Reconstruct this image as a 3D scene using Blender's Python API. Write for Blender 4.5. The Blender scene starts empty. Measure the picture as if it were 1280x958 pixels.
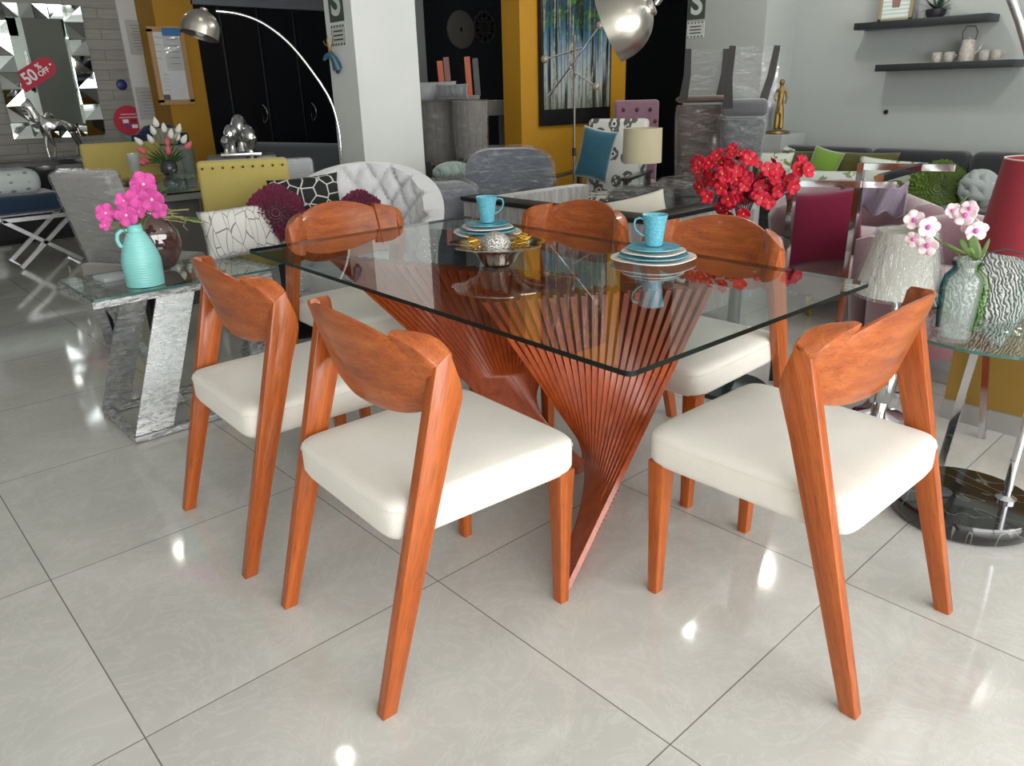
SKY = 8.2; EXPO = 0.0
import bpy, bmesh, math, random
from mathutils import Vector, Matrix, Euler, Quaternion
PI = math.pi
rnd = random.Random(7)
sc = bpy.context.scene
COL = sc.collection

# ------------------------------------------------------------------ camera maths (world: +X, +Y follow the floor tiles)
F_PX, PITCH, ROLL, CAM_H, YAW = 946.05, 0.369529, -0.026885, 1.29356, 0.73624739
def _rot(v):
    c, s = math.cos(-YAW), math.sin(-YAW)
    return Vector((c*v[0]-s*v[1], s*v[0]+c*v[1], v[2]))
_f = Vector((0, math.cos(PITCH), -math.sin(PITCH))); _r = Vector((1, 0, 0)); _u = _r.cross(_f)
CR = _rot(math.cos(ROLL)*_r+math.sin(ROLL)*_u); CU = _rot(-math.sin(ROLL)*_r+math.cos(ROLL)*_u); CF = _rot(_f)
CAM = Vector((0, 0, CAM_H))
def P(px, py, z=None, x=None, y=None, d=None):
    """point of the place seen at a pixel of the 1280x958 frame, on a given height / wall plane / walking distance"""
    v = CF + CR*((px-640)/F_PX) - CU*((py-479)/F_PX)
    if z is not None: t = (z-CAM_H)/v.z
    elif x is not None: t = x/v.x
    elif y is not None: t = y/v.y
    else: t = d/math.hypot(v.x, v.y)
    return CAM + v*t
def MPP(p):   # metres per pixel at a point
    return (Vector(p)-CAM).dot(CF)/F_PX

# ------------------------------------------------------------------ materials
def lin(c):
    if isinstance(c, str):
        c = tuple(int(c[i:i+2], 16)/255 for i in (0, 2, 4))
    return tuple((x/12.92 if x <= 0.04045 else ((x+0.055)/1.055)**2.4) for x in c[:3]) + (1,)
class N:
    def __init__(s, name):
        s.m = bpy.data.materials.new(name); s.m.use_nodes = True; s.nt = s.m.node_tree
        s.b = s.nt.nodes['Principled BSDF']; s.out = s.nt.nodes['Material Output']
    def n(s, t, **k):
        nd = s.nt.nodes.new(t)
        for a, v in k.items():
            if a in nd.inputs.keys(): nd.inputs[a].default_value = v
            else: setattr(nd, a, v)
        return nd
    def l(s, a, b): s.nt.links.new(a, b)
    def coord(s, scale=(1, 1, 1), rot=(0, 0, 0), gen=False, pre=None):
        tc = s.n('ShaderNodeTexCoord'); mp = s.n('ShaderNodeMapping')
        mp.inputs['Scale'].default_value = scale; mp.inputs['Rotation'].default_value = rot
        src = tc.outputs['Generated' if gen else 'Object']
        if pre:
            m0 = s.n('ShaderNodeMapping'); m0.inputs['Rotation'].default_value = pre; s.l(src, m0.inputs['Vector']); src = m0.outputs[0]
        s.l(src, mp.inputs['Vector']); return mp.outputs[0]
    def noise(s, vec, scale=5, detail=4, rough=.5, dist=0):
        nd = s.n('ShaderNodeTexNoise'); nd.inputs['Scale'].default_value = scale; nd.inputs['Detail'].default_value = detail
        nd.inputs['Roughness'].default_value = rough; nd.inputs['Distortion'].default_value = dist
        s.l(vec, nd.inputs['Vector']); return nd.outputs['Fac']
    def ramp(s, fac, stops, interp='LINEAR'):
        r = s.n('ShaderNodeValToRGB'); e = r.color_ramp.elements; r.color_ramp.interpolation = interp
        while len(e) < len(stops): e.new(0.5)
        for i, (p, c) in enumerate(stops):
            e[i].position = p; e[i].color = lin(c) if isinstance(c, str) else (c if len(c) == 4 else tuple(c)+(1,))
        s.l(fac, r.inputs[0]); return r.outputs[0]
    def mix(s, fac, a, b, mode='MIX'):
        m = s.n('ShaderNodeMix', data_type='RGBA', blend_type=mode)
        for i, v in ((0, fac), (6, a), (7, b)):
            if hasattr(v, 'links') or hasattr(v, 'is_output'): s.l(v, m.inputs[i])
            else: m.inputs[i].default_value = v
        return m.outputs[2]
    def bump(s, h, strength=.3, dist=.01):
        b = s.n('ShaderNodeBump'); b.inputs['Strength'].default_value = strength; b.inputs['Distance'].default_value = dist
        s.l(h, b.inputs['Height']); s.l(b.outputs[0], s.b.inputs['Normal']); return b.outputs[0]
    def set(s, **k):
        for a, v in k.items(): s.b.inputs[a.replace('_', ' ')].default_value = v
        return s
def plain(name, c, rough=.5, metal=0, bump=None, var=None, coat=0, spec=.5, sheen=0, trans=0, ior=1.45, emis=None):
    m = N(name); b = m.b
    b.inputs['Base Color'].default_value = lin(c); b.inputs['Roughness'].default_value = rough; b.inputs['Metallic'].default_value = metal
    b.inputs['Specular IOR Level'].default_value = spec; b.inputs['Coat Weight'].default_value = coat; b.inputs['Coat Roughness'].default_value = .08
    b.inputs['Sheen Weight'].default_value = sheen; b.inputs['Transmission Weight'].default_value = trans; b.inputs['IOR'].default_value = ior
    if var:
        v = m.noise(m.coord(var[2] if len(var) > 2 else (1, 1, 1)), var[0], 4, .6)
        l = lin(c); k = var[1]
        m.l(m.ramp(v, [(.3, tuple(x*(1-k) for x in l[:3])), (.7, tuple(min(1, x*(1+k)) for x in l[:3]))]), b.inputs['Base Color'])
    if bump:
        m.bump(m.noise(m.coord(), bump[0], 3, .6), bump[1], bump[2] if len(bump) > 2 else .005)
    if emis:
        b.inputs['Emission Color'].default_value = lin(emis[0]); b.inputs['Emission Strength'].default_value = emis[1]
    return m.m
def sheet_glass(name, tint=(.9, .95, .94), rough=0.0, bump=None, ior=1.5, haze=0, painted_glints=0):
    """window-like glass: clear pass-through plus Fresnel reflection"""
    m = N(name); nt = m.nt; nt.nodes.remove(m.b)
    tr = m.n('ShaderNodeBsdfTransparent'); tr.inputs[0].default_value = tuple(tint)+(1,)
    gl = m.n('ShaderNodeBsdfGlossy'); gl.inputs['Roughness'].default_value = rough; gl.inputs[0].default_value = (1, 1, 1, 1)
    fr = m.n('ShaderNodeFresnel'); fr.inputs[0].default_value = ior
    gm = m.n('ShaderNodeNewGeometry'); mu = m.n('ShaderNodeMath', operation='MULTIPLY_ADD'); mu.inputs[1].default_value = -1; mu.inputs[2].default_value = 1; m.l(gm.outputs['Backfacing'], mu.inputs[0])
    mf = m.n('ShaderNodeMath', operation='MULTIPLY'); m.l(fr.outputs[0], mf.inputs[0]); m.l(mu.outputs[0], mf.inputs[1])
    mx = m.n('ShaderNodeMixShader'); m.l(mf.outputs[0], mx.inputs[0]); m.l(tr.outputs[0], mx.inputs[1]); m.l(gl.outputs[0], mx.inputs[2])
    last = mx
    if bump:
        b = m.n('ShaderNodeBump'); b.inputs['Strength'].default_value = bump[1]; b.inputs['Distance'].default_value = bump[2] if len(bump) > 2 else .01
        m.l(m.noise(m.coord(bump[3] if len(bump) > 3 else (1, 1, 1)), bump[0], 3, .6), b.inputs['Height']); m.l(b.outputs[0], gl.inputs['Normal']); m.l(b.outputs[0], fr.inputs['Normal'])
    if haze:
        df = m.n('ShaderNodeBsdfDiffuse'); df.inputs[0].default_value = (.8, .82, .84, 1)
        mx2 = m.n('ShaderNodeMixShader'); mx2.inputs[0].default_value = haze
        if painted_glints: m.l(m.ramp(m.noise(m.coord((3, 3, 11)), 2.2, 7, .7, 2.2), [(.5, (haze,)*3), (.62, (haze+painted_glints*.4,)*3), (.72, (haze+painted_glints,)*3)]), mx2.inputs[0])  # whitish streaks painted into the film in place of its highlights
        m.l(mx.outputs[0], mx2.inputs[1]); m.l(df.outputs[0], mx2.inputs[2]); last = mx2
    m.l(last.outputs[0], m.out.inputs[0]); return m.m

# ------------------------------------------------------------------ mesh builder
class MB:
    def __init__(s): s.bm = bmesh.new()
    def _add(s, fn):
        n0 = len(s.bm.verts); fn(); s.bm.verts.ensure_lookup_table(); return s.bm.verts[n0:]
    def box(s, c, size, rz=0, bev=0, seg=2, rot=None, taper=1.0):
        b = bmesh.new(); bmesh.ops.create_cube(b, size=1)
        for v in b.verts:
            k = taper if v.co.z < 0 else 1.0
            v.co = Vector((v.co.x*size[0]*k, v.co.y*size[1]*k, v.co.z*size[2]))
        if bev: bmesh.ops.bevel(b, geom=list(b.edges), offset=bev, segments=seg, profile=.5, affect='EDGES')
        R = rot.to_matrix().to_4x4() if rot is not None else Matrix.Rotation(rz, 4, 'Z')
        s.join(b, Matrix.Translation(c) @ R); return s
    def join(s, b, M=None):
        if M is not None: bmesh.ops.transform(b, matrix=M, verts=b.verts)
        me = bpy.data.meshes.new('t'); b.to_mesh(me); b.free(); s.bm.from_mesh(me); bpy.data.meshes.remove(me)
    def prism(s, poly, a, b, axis='z', bev=0, seg=1):
        """polygon extruded along an axis; poly is (x,y) for z, (x,z) for y, (y,z) for x"""
        q = bmesh.new()
        def pt(p, h): return {'z': (p[0], p[1], h), 'y': (p[0], h, p[1]), 'x': (h, p[0], p[1])}[axis]
        lo = [q.verts.new(pt(p, a)) for p in poly]; hi = [q.verts.new(pt(p, b)) for p in poly]
        n = len(poly); q.faces.new(lo); q.faces.new(hi[::-1])
        for i in range(n): q.faces.new((lo[i], hi[i], hi[(i+1) % n], lo[(i+1) % n]))
        bmesh.ops.recalc_face_normals(q, faces=q.faces)
        if bev: bmesh.ops.bevel(q, geom=list(q.edges), offset=bev, segments=seg, profile=.5, affect='EDGES')
        s.join(q); return s
    def tube(s, pts, r, n=8, closed=False, flat=None, up=None):
        pts = [Vector(p) for p in pts]; m = len(pts); rs = r if isinstance(r, (list, tuple)) else [r]*m
        rings = []; prev = None
        for i, p in enumerate(pts):
            a = pts[i-1] if (i or closed) else p; b = pts[(i+1) % m] if (i < m-1 or closed) else p
            t = (b-a).normalized() if (b-a).length > 1e-9 else Vector((0, 0, 1))
            if prev is None:
                ref = Vector(up) if up else (Vector((0, 0, 1)) if abs(t.z) < .9 else Vector((1, 0, 0)))
                u = t.cross(ref).normalized()
            else: u = (prev - t*prev.dot(t)).normalized()
            prev = u; w = t.cross(u)
            ring = []
            for k in range(n):
                th = 2*PI*k/n + (PI/4 if n == 4 else 0); fx, fy = (flat or (1, 1))
                q = math.sqrt(2) if n == 4 else 1
                ring.append(s.bm.verts.new(p + (u*math.cos(th)*fx + w*math.sin(th)*fy)*rs[i]*q))
            rings.append(ring)
        e = m if closed else m-1
        for i in range(e):
            A, B = rings[i], rings[(i+1) % m]
            for k in range(n): s.bm.faces.new((A[k], A[(k+1) % n], B[(k+1) % n], B[k]))
        if not closed:
            s.bm.faces.new(rings[0][::-1]); s.bm.faces.new(rings[-1])
        return s
    def lathe(s, prof, c=(0, 0, 0), n=32, sq=1, M=None, wob=None):
        b = bmesh.new(); rings = []
        for r, z in prof:
            if r < 1e-6: rings.append([b.verts.new((0, 0, z))]*1)
            else:
                rings.append([b.verts.new((r*math.cos(2*PI*k/n)*(wob(k, n, r, z) if wob else 1), r*math.sin(2*PI*k/n)*sq*(wob(k, n, r, z) if wob else 1), z)) for k in range(n)])
        for A, B in zip(rings, rings[1:]):
            if len(A) == 1 and len(B) == 1: continue
            for k in range(n):
                k2 = (k+1) % n
                if len(A) == 1: b.faces.new((A[0], B[k2], B[k]))
                elif len(B) == 1: b.faces.new((A[k], A[k2], B[0]))
                else: b.faces.new((A[k], A[k2], B[k2], B[k]))
        bmesh.ops.recalc_face_normals(b, faces=b.faces)
        s.join(b, Matrix.Translation(c) @ (M if M is not None else Matrix.Identity(4))); return s
    def ball(s, c, r, n=16, m=10, M=None):
        b = bmesh.new(); bmesh.ops.create_uvsphere(b, u_segments=n, v_segments=m, radius=1)
        r = r if isinstance(r, (list, tuple)) else (r, r, r)
        s.join(b, Matrix.Translation(c) @ (M or Matrix.Identity(4)) @ Matrix.Diagonal((r[0], r[1], r[2], 1))); return s
    def surf(s, fn, nu, nv, closeu=False, closev=False):
        V = [[s.bm.verts.new(fn(i/(nu if closeu else nu), j/nv)) for j in range(nv + (0 if closev else 1))] for i in range(nu + (0 if closeu else 1))]
        for i in range(nu):
            for j in range(nv):
                a = V[i][j]; b = V[(i+1) % len(V)][j]; c = V[(i+1) % len(V)][(j+1) % len(V[0])]; d = V[i][(j+1) % len(V[0])]
                try: s.bm.faces.new((a, b, c, d))
                except ValueError: pass
        return s
    def loft(s, rings, caps=True, closed=True):
        R = [[s.bm.verts.new(p) for p in r] for r in rings]; n = len(R[0])
        for A, B in zip(R, R[1:]):
            for k in range(n if closed else n-1): s.bm.faces.new((A[k], A[(k+1) % n], B[(k+1) % n], B[k]))
        if caps: s.bm.faces.new(R[0][::-1]); s.bm.faces.new(R[-1])
        return s
    def pillow(s, w, h, t, M=None, n=16, pinch=.07, p=.42):
        """cushion lying in local XZ, thick in Y, centred on its middle"""
        b = bmesh.new()
        for side in (1, -1):
            V = []
            for i in range(n+1):
                row = []
                for j in range(n+1):
                    u = -1+2*i/n; v = -1+2*j/n
                    x = w/2*u*(1-pinch*(1-v*v)); z = h/2*v*(1-pinch*(1-u*u))
                    y = side*t/2*max(0, (1-u*u)*(1-v*v))**p
                    row.append(b.verts.new((x, y, z)))
                V.append(row)
            for i in range(n):
                for j in range(n):
                    f = (V[i][j], V[i+1][j], V[i+1][j+1], V[i][j+1]); b.faces.new(f if side < 0 else f[::-1])
        bmesh.ops.remove_doubles(b, verts=b.verts, dist=1e-5)
        s.join(b, M); return s
    def build(s, name, mat, parent=None, smooth=True, ang=40, sub=0, solid=0, recalc=False):
        if recalc: bmesh.ops.recalc_face_normals(s.bm, faces=s.bm.faces)
        me = bpy.data.meshes.new(name); s.bm.to_mesh(me); s.bm.free()
        for m in (mat if isinstance(mat, (list, tuple)) else [mat]): me.materials.append(m)
        if smooth:
            me.polygons.foreach_set('use_smooth', [True]*len(me.polygons))
            if ang < 180: me.set_sharp_from_angle(angle=math.radians(ang))
        o = bpy.data.objects.new(name, me); COL.objects.link(o)
        if parent: o.parent = parent
        if solid:
            md = o.modifiers.new('Solid', 'SOLIDIFY'); md.thickness = solid; md.offset = 0
        if sub:
            md = o.modifiers.new('Sub', 'SUBSURF'); md.levels = sub; md.render_levels = sub
        return o
def thing(name, label, cat, loc=(0, 0, 0), rz=0, group=None, rot=None):
    o = bpy.data.objects.new(name, None); COL.objects.link(o); o.empty_display_size = .1
    o.location = loc; o.rotation_euler = rot or (0, 0, rz); o['label'] = label; o['category'] = cat
    if group: o['group'] = group
    return o
def tag(o, label, cat, group=None, kind=None):
    o['label'] = label; o['category'] = cat
    if group: o['group'] = group
    if kind: o['kind'] = kind
    return o
def struct(o): o['kind'] = 'structure'; return o
def kids(o): return [c for c in bpy.data.objects if c.parent == o]
def dup(root, loc=None, rz=None, label=None, group=None, scale=None):
    r = root.copy(); COL.objects.link(r)
    if loc is not None: r.location = loc
    if rz is not None: r.rotation_euler = (root.rotation_euler[0], root.rotation_euler[1], rz)
    if scale: r.scale = (scale,)*3
    if label: r['label'] = label
    if group: r['group'] = group
    for ch in kids(root):
        c = ch.copy(); COL.objects.link(c); c.parent = r
        for g in kids(ch):
            d = g.copy(); COL.objects.link(d); d.parent = c
            for h in kids(g):
                e = h.copy(); COL.objects.link(e); e.parent = d
    return r
def text(name, body, size, mat, parent, loc, rot, ext=.0006, bold=0, sx=1.0, align='CENTER'):
    cu = bpy.data.curves.new(name, 'FONT'); cu.body = body; cu.size = size; cu.extrude = ext; cu.offset = bold
    cu.align_x = align; cu.align_y = 'CENTER'; cu.materials.append(mat)
    o0 = bpy.data.objects.new('t', cu); COL.objects.link(o0); bpy.context.view_layer.update()
    me = bpy.data.meshes.new_from_object(o0.evaluated_get(bpy.context.evaluated_depsgraph_get())); bpy.data.objects.remove(o0)
    o = bpy.data.objects.new(name, me); COL.objects.link(o); o.parent = parent; o.location = loc; o.rotation_euler = rot; o.scale = (sx, 1, 1)
    return o
def T(x, y, z): return Matrix.Translation((x, y, z))
def RZ(a): return Matrix.Rotation(a, 4, 'Z')
def RX(a): return Matrix.Rotation(a, 4, 'X')
def RY(a): return Matrix.Rotation(a, 4, 'Y')
def arc(c, r, a0, a1, n, plane='xz'):
    out = []
    for i in range(n+1):
        a = a0+(a1-a0)*i/n; x, z = r*math.cos(a), r*math.sin(a)
        out.append((c[0]+x, c[1], c[2]+z) if plane == 'xz' else ((c[0]+x, c[1]+z, c[2]) if plane == 'xy' else (c[0], c[1]+x, c[2]+z)))
    return out
# ------------------------------------------------------------------ shared materials
def make_wood(name, c1, c2, c3, scale=(34, 34, 1.3), rough=.36, coat=.3, pre=None):
    m = N(name); v = m.coord(scale, pre=pre)
    n1 = m.noise(v, 1.6, 6, .62, .25); col = m.ramp(n1, [(.25, c1), (.5, c2), (.78, c3)])
    fine = m.noise(m.coord((scale[0]*6, scale[1]*6, scale[2]*9), pre=pre), 1.5, 3, .7)
    dark = m.ramp(fine, [(.38, (.45, .45, .45)), (.5, (1, 1, 1))])
    m.l(m.mix(.55, col, dark, 'MULTIPLY'), m.b.inputs['Base Color'])
    m.set(Roughness=rough, Coat_Weight=coat, Coat_Roughness=.12, Specular_IOR_Level=.4)
    m.bump(fine, .05, .001); return m.m
WOOD = make_wood('varnished_wood', '8a3f16', 'a3501c', 'b9642a')
WOODL = make_wood('varnished_wood_leaning', '8a3f16', 'a3501c', 'b9642a', pre=(math.radians(17.5), 0, 0))
WOODH = make_wood('varnished_wood_cross', '833a14', 'a35220', 'bb6a30', scale=(2.2, 26, 22))
WOODR = make_wood('varnished_red_wood', '7e2f12', 'a04419', 'b15424', scale=(20, 20, 2), rough=.32)
def fabric(name, c, scale=420, k=.10, rough=.95, bump=.25, sheen=.2):
    m = N(name); v = m.coord(); w = m.noise(v, scale, 2, .6); l = lin(c)
    big = m.noise(v, 6, 3, .5)
    a = m.ramp(w, [(.3, tuple(x*(1-k) for x in l[:3])), (.7, tuple(min(1, x*(1+k)) for x in l[:3]))])
    b = m.ramp(big, [(.3, (.94, .94, .94)), (.7, (1, 1, 1))])
    m.l(m.mix(1.0, a, b, 'MULTIPLY'), m.b.inputs['Base Color'])
    m.set(Roughness=rough, Sheen_Weight=sheen, Specular_IOR_Level=.2); m.bump(w, bump, .002); return m.m
SEAT = fabric('cream_weave', 'dcd8cf', 500, .07)
CHROME = plain('chrome', 'd9dade', .07, 1)
STEEL = plain('brushed_steel', 'b9b4ab', .28, 1, bump=(3, .02))
BLACK = plain('black_lacquer', '141416', .35)
WHITE_CERAMIC = plain('white_porcelain', 'e9e7e0', .18, coat=.4)
def glaze_blue():
    m = N('turquoise_glaze'); v = m.coord()
    s = m.noise(v, 260, 2, .7); m.l(m.ramp(s, [(.42, '4f9fb4'), (.62, '79c0cf')]), m.b.inputs['Base Color'])
    m.set(Roughness=.25, Coat_Weight=.4); return m.m
BLUE = glaze_blue()
GLASS = sheet_glass('clear_glass', (.93, .965, .955))
TOPGLASS = sheet_glass('smoked_table_glass', (.84, .875, .865), ior=2.15)
EDGE = plain('green_glass_edge', '0c1614', .3, spec=.25)
EDGE_L = plain('pale_glass_edge', '3f6a62', .12, coat=.5)
VASEGLASS = sheet_glass('thick_vase_glass', (.88, .93, .92), bump=(14, .5, .02))
WRAP = sheet_glass('plastic_film', (.9, .9, .91), rough=.10, bump=(16, 1.0, .06, (.6, .6, 2.5)), ior=1.5, haze=.03, painted_glints=.4)
PLASTER = N('white_plaster')
PLASTER.l(PLASTER.ramp(PLASTER.noise(PLASTER.coord(), 2.5, 4, .5), [(.3, 'd3d6d4'), (.7, 'dadcda')]), PLASTER.b.inputs['Base Color'])
PLASTER.set(Roughness=.75, Specular_IOR_Level=.3); PLASTER.bump(PLASTER.noise(PLASTER.coord(), 60, 3, .6), .04, .003); PLASTER = PLASTER.m
SHADEDWALL = plain('shaded_white_wall_paint', '9da2a0', .75, var=(2, .02), bump=(60, .04, .003))  # white wall whose shade is put into a greyer base colour
YELLOW = plain('ochre_paint', 'b0811a', .6, var=(1.5, .05), bump=(50, .05))
DARKWALL = plain('charcoal_paint', '2f3237', .55, var=(2, .12))
def floor_mat():
    m = N('polished_porcelain_tile'); TC = m.n('ShaderNodeTexCoord'); OFF = m.n('ShaderNodeMapping')
    g = P(547.5, 726.7, z=0); OFF.inputs['Location'].default_value = (-g.x, -g.y, 0); m.l(TC.outputs['Object'], OFF.inputs['Vector'])
    S = m.n('ShaderNodeSeparateXYZ'); m.l(OFF.outputs[0], S.inputs[0])
    def edge(o):
        a = m.n('ShaderNodeMath', operation='DIVIDE'); m.l(o, a.inputs[0]); a.inputs[1].default_value = .8
        f = m.n('ShaderNodeMath', operation='FRACT'); m.l(a.outputs[0], f.inputs[0])
        s1 = m.n('ShaderNodeMath', operation='SUBTRACT'); m.l(f.outputs[0], s1.inputs[0]); s1.inputs[1].default_value = .5
        ab = m.n('ShaderNodeMath', operation='ABSOLUTE'); m.l(s1.outputs[0], ab.inputs[0]); fl = m.n('ShaderNodeMath', operation='FLOOR'); m.l(a.outputs[0], fl.inputs[0])
        return ab.outputs[0], fl.outputs[0]
    ex, fx = edge(S.outputs[0]); ey, fy = edge(S.outputs[1])
    mx = m.n('ShaderNodeMath', operation='MAXIMUM'); m.l(ex, mx.inputs[0]); m.l(ey, mx.inputs[1])
    line = m.n('ShaderNodeMapRange'); m.l(mx.outputs[0], line.inputs[0]); line.inputs[1].default_value = .5-.0026; line.inputs[2].default_value = .5-.0012
    cx = m.n('ShaderNodeCombineXYZ'); m.l(fx, cx.inputs[0]); m.l(fy, cx.inputs[1])
    wn = m.n('ShaderNodeTexWhiteNoise', noise_dimensions='3D'); m.l(cx.outputs[0], wn.inputs['Vector'])
    add = m.n('ShaderNodeVectorMath', operation='MULTIPLY_ADD'); m.l(wn.outputs['Color'], add.inputs[0]); add.inputs[1].default_value = (9, 9, 9); m.l(OFF.outputs[0], add.inputs[2])
    cloud = m.noise(add.outputs[0], 2.6, 5, .55, .7); vein = m.noise(add.outputs[0], 5, 8, .72, 2.2)
    base = m.ramp(cloud, [(.3, 'b4b3ad'), (.55, 'bebdb7'), (.75, 'c6c5c0')])
    vr = m.ramp(vein, [(.47, (0, 0, 0)), (.5, (1, 1, 1)), (.53, (0, 0, 0))])
    c1 = m.mix(.10, base, vr, 'SCREEN')
    c2 = m.mix(line.outputs[0], c1, lin('6d6a62'))
    m.l(c2, m.b.inputs['Base Color'])
    m.l(m.ramp(m.noise(OFF.outputs[0], 3, 4, .6), [(.3, (.05,)*3), (.8, (.10,)*3)]), m.b.inputs['Roughness'])
    m.set(Specular_IOR_Level=.62); return m.m
FLOOR = floor_mat()
def stone_mat():
    m = N('split_stone_cladding'); v = m.coord()
    b = m.n('ShaderNodeTexBrick'); m.l(m.coord((1, 1, 1), (PI/2, 0, 0)), b.inputs['Vector'])
    b.inputs['Scale'].default_value = 1; b.inputs['Brick Width'].default_value = .62; b.inputs['Row Height'].default_value = .10
    b.inputs['Mortar Size'].default_value = .006; b.inputs['Color1'].default_value = lin('a3a29b'); b.inputs['Color2'].default_value = lin('9a9993'); b.inputs['Mortar'].default_value = lin('87867f')
    st = m.noise(m.coord((2, 2, 30)), 2, 5, .6)
    m.l(m.mix(.5, b.outputs[0], m.ramp(st, [(.3, (.6, .6, .6)), (.7, (1, 1, 1))]), 'MULTIPLY'), m.b.inputs['Base Color'])
    m.set(Roughness=.85); m.bump(st, .4, .01); return m.m
STONE = stone_mat()
# ------------------------------------------------------------------ the room
def wall(name, x0, x1, y0, y1, z0, z1, mat, **k):
    return struct(MB().box(((x0+x1)/2, (y0+y1)/2, (z0+z1)/2), (x1-x0, y1-y0, z1-z0)).build(name, mat, smooth=False))
CEIL = 3.2
wall('floor', -3.2, 11.2, -3.2, 10.6, -.1, 0, FLOOR)
wall('ceiling', -3.2, 11.2, -3.2, 10.6, CEIL, CEIL+.1, PLASTER)
NY = 9.4                                            # far wall
xs = P(143, 2, y=NY).x; xd = P(240, 60, y=NY-.4).x
wall('wall_north_stone', -3.2, xs, NY, NY+.15, 0, CEIL, STONE)
wall('wall_north_plaster', xs, xd+.4, NY-.03, NY+.15, 0, CEIL, PLASTER)
wall('wall_north_dark', xd+.4, 11.2, NY, NY+.15, 0, CEIL, DARKWALL)
wall('wall_west', -3.35, -3.2, -3.2, 10.6, 0, CEIL, PLASTER)
wall('wall_east', 6.8, 6.95, -3.2, 3.68, 0, CEIL, SHADEDWALL)
yA = P(857, 60, x=6.3).y
wall('wall_east_pier', 6.3, 7.2, 3.68, yA, 0, CEIL, SHADEDWALL)
wall('wall_east_far', 9.6, 9.75, yA, 10.6, 0, CEIL, DARKWALL)
wall('wall_back_store', 7.2, 9.75, yA-.15, yA, 0, CEIL, DARKWALL)
xy0 = P(650, 60, y=5).x; xy1 = P(783, 60, y=5).x; yy1 = P(632, 30, x=xy0).y
wall('wall_yellow_pier', xy0, xy1, 5.0, max(yy1, 5.22), 0, CEIL, YELLOW)
# white column in the middle of the shop
cx = 3.0; cy = P(438, 0, x=cx).y; cy1 = P(404, 0, x=cx).y; cx1 = P(518, 0, y=cy).x
wall('column_white', cx, cx1, cy, cy1, 0, CEIL, PLASTER)
# light grey jamb behind the column
j0 = P(516, 10, y=8).x; j1 = P(529, 10, y=8).x
wall('column_grey_jamb', j0-.1, j1, 8.0, 8.2, 0, CEIL, plain('grey_paint', 'b6babc', .7))
# yellow pier left, beside the notice board
py0 = NY-.55; px0 = P(200, 60, y=py0).x; px1 = P(238, 20, y=py0).x
wall('column_yellow', px0, px1+.04, py0, NY-.03, 0, CEIL, YELLOW)
# shopfront: south side, wide openings with slim mullions and a header; unseen third bay closed to darken the east wall
for i, (a, b) in enumerate(((-3.2, -3.0), (.55, .65), (3.8, 6.95))):
    wall('wall_south_solid_%d' % (i+1), a, b, -3.35, -3.2, 0, CEIL, PLASTER)
wall('wall_south_header', -3.2, 6.95, -3.35, -3.2, 2.75, CEIL, PLASTER)
wall('wall_south_sill', -3.2, 6.95, -3.35, -3.2, 0, .12, PLASTER)
# dark glazed wardrobe doors along the far wall
wg = plain('smoked_black_glass', '181b20', .14, coat=.2)
wf = plain('dark_metal_frame', '3a3d42', .35, .6)
wd = thing('wardrobe', 'tall black glass-fronted wardrobe along the far wall behind the yellow pier', 'wardrobe', (px1+.05, NY-.5, 0))
ztop = P(330, 8, y=NY-.5).z; W0 = 0; W1 = P(470, 60, y=NY-.5).x-px1-.05
MB().box((W1/2, .26, ztop/2), (W1, .46, ztop)).build('carcass', BLACK, wd, smooth=False)
MB().box((W1/2, .0, ztop+.05), (W1+.05, .1, .14)).build('top_rail', plain('grey_rail', '6f747b', .5, .3), wd, smooth=False)
dx = [0.0] + [P(q, 60, y=NY-.5).x-px1-.05 for q in (282, 328, 372)] + [W1*.82, W1]
for k in range(5):
    a, b = dx[k]+.006, dx[k+1]-.006
    dd = MB().box(((a+b)/2, .015, ztop/2), (b-a, .03, ztop-.06)).build('door', wg, wd, smooth=False)
    MB().box((b-.012, -.004, ztop/2), (.012, .01, ztop-.06)).build('edge_strip', wf, dd, smooth=False)
    if k in (1, 3):
        z = P(335, 142, y=NY-.5).z
        hx = b-.09 if k == 1 else a+.09
        MB().tube([(hx, -.01, z-.1), (hx+.02, -.05, z-.05), (hx+.025, -.06, z), (hx+.02, -.05, z+.05), (hx, -.01, z+.1)], .006).build('handle', CHROME, dd)
# ceiling lamps (three show mirrored in the polished floor; an unseen pair is added for the shelf shadows)
LAMPS = [(1.85, 7.02), (1.72, 3.68), (4.44, 2.81), (4.3, 6.4), (-.9, 3.4), (-.6, .4), (2.0, .2), (5.5, 2.75), (5.3, 1.0)]
BULB = plain('lamp_glow', 'ffffff', .5, emis=('fffaf0', 45))
for i, (x, y) in enumerate(LAMPS):
    t = thing('ceiling_lamp', 'white spiral bulb hanging from the ceiling, out of view', 'lamp', (x, y, CEIL), 0, 'ceiling bulbs')
    MB().lathe([(0, 0), (.05, 0), (.05, -.03), (.012, -.04), (.012, -.2), (.028, -.21), (.03, -.26), (0, -.262)], n=20).build('holder', WHITE_CERAMIC, t)
    if x > 5:  # point light added so this pair throws the shelf shadows
        pl_ = bpy.data.lights.new('shelf_shadow_light', 'POINT'); pl_.energy = 38; pl_.shadow_soft_size = .045; pl_.color = (1, .96, .9)
        po = bpy.data.objects.new('shelf_shadow_light', pl_); COL.objects.link(po); po.location = (x, y, CEIL-.42)
    MB().lathe([(0, -.262), (.03, -.262), (.045, -.29), (.042, -.34), (0, -.37)], n=20).build('bulb', BULB, t)
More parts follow.
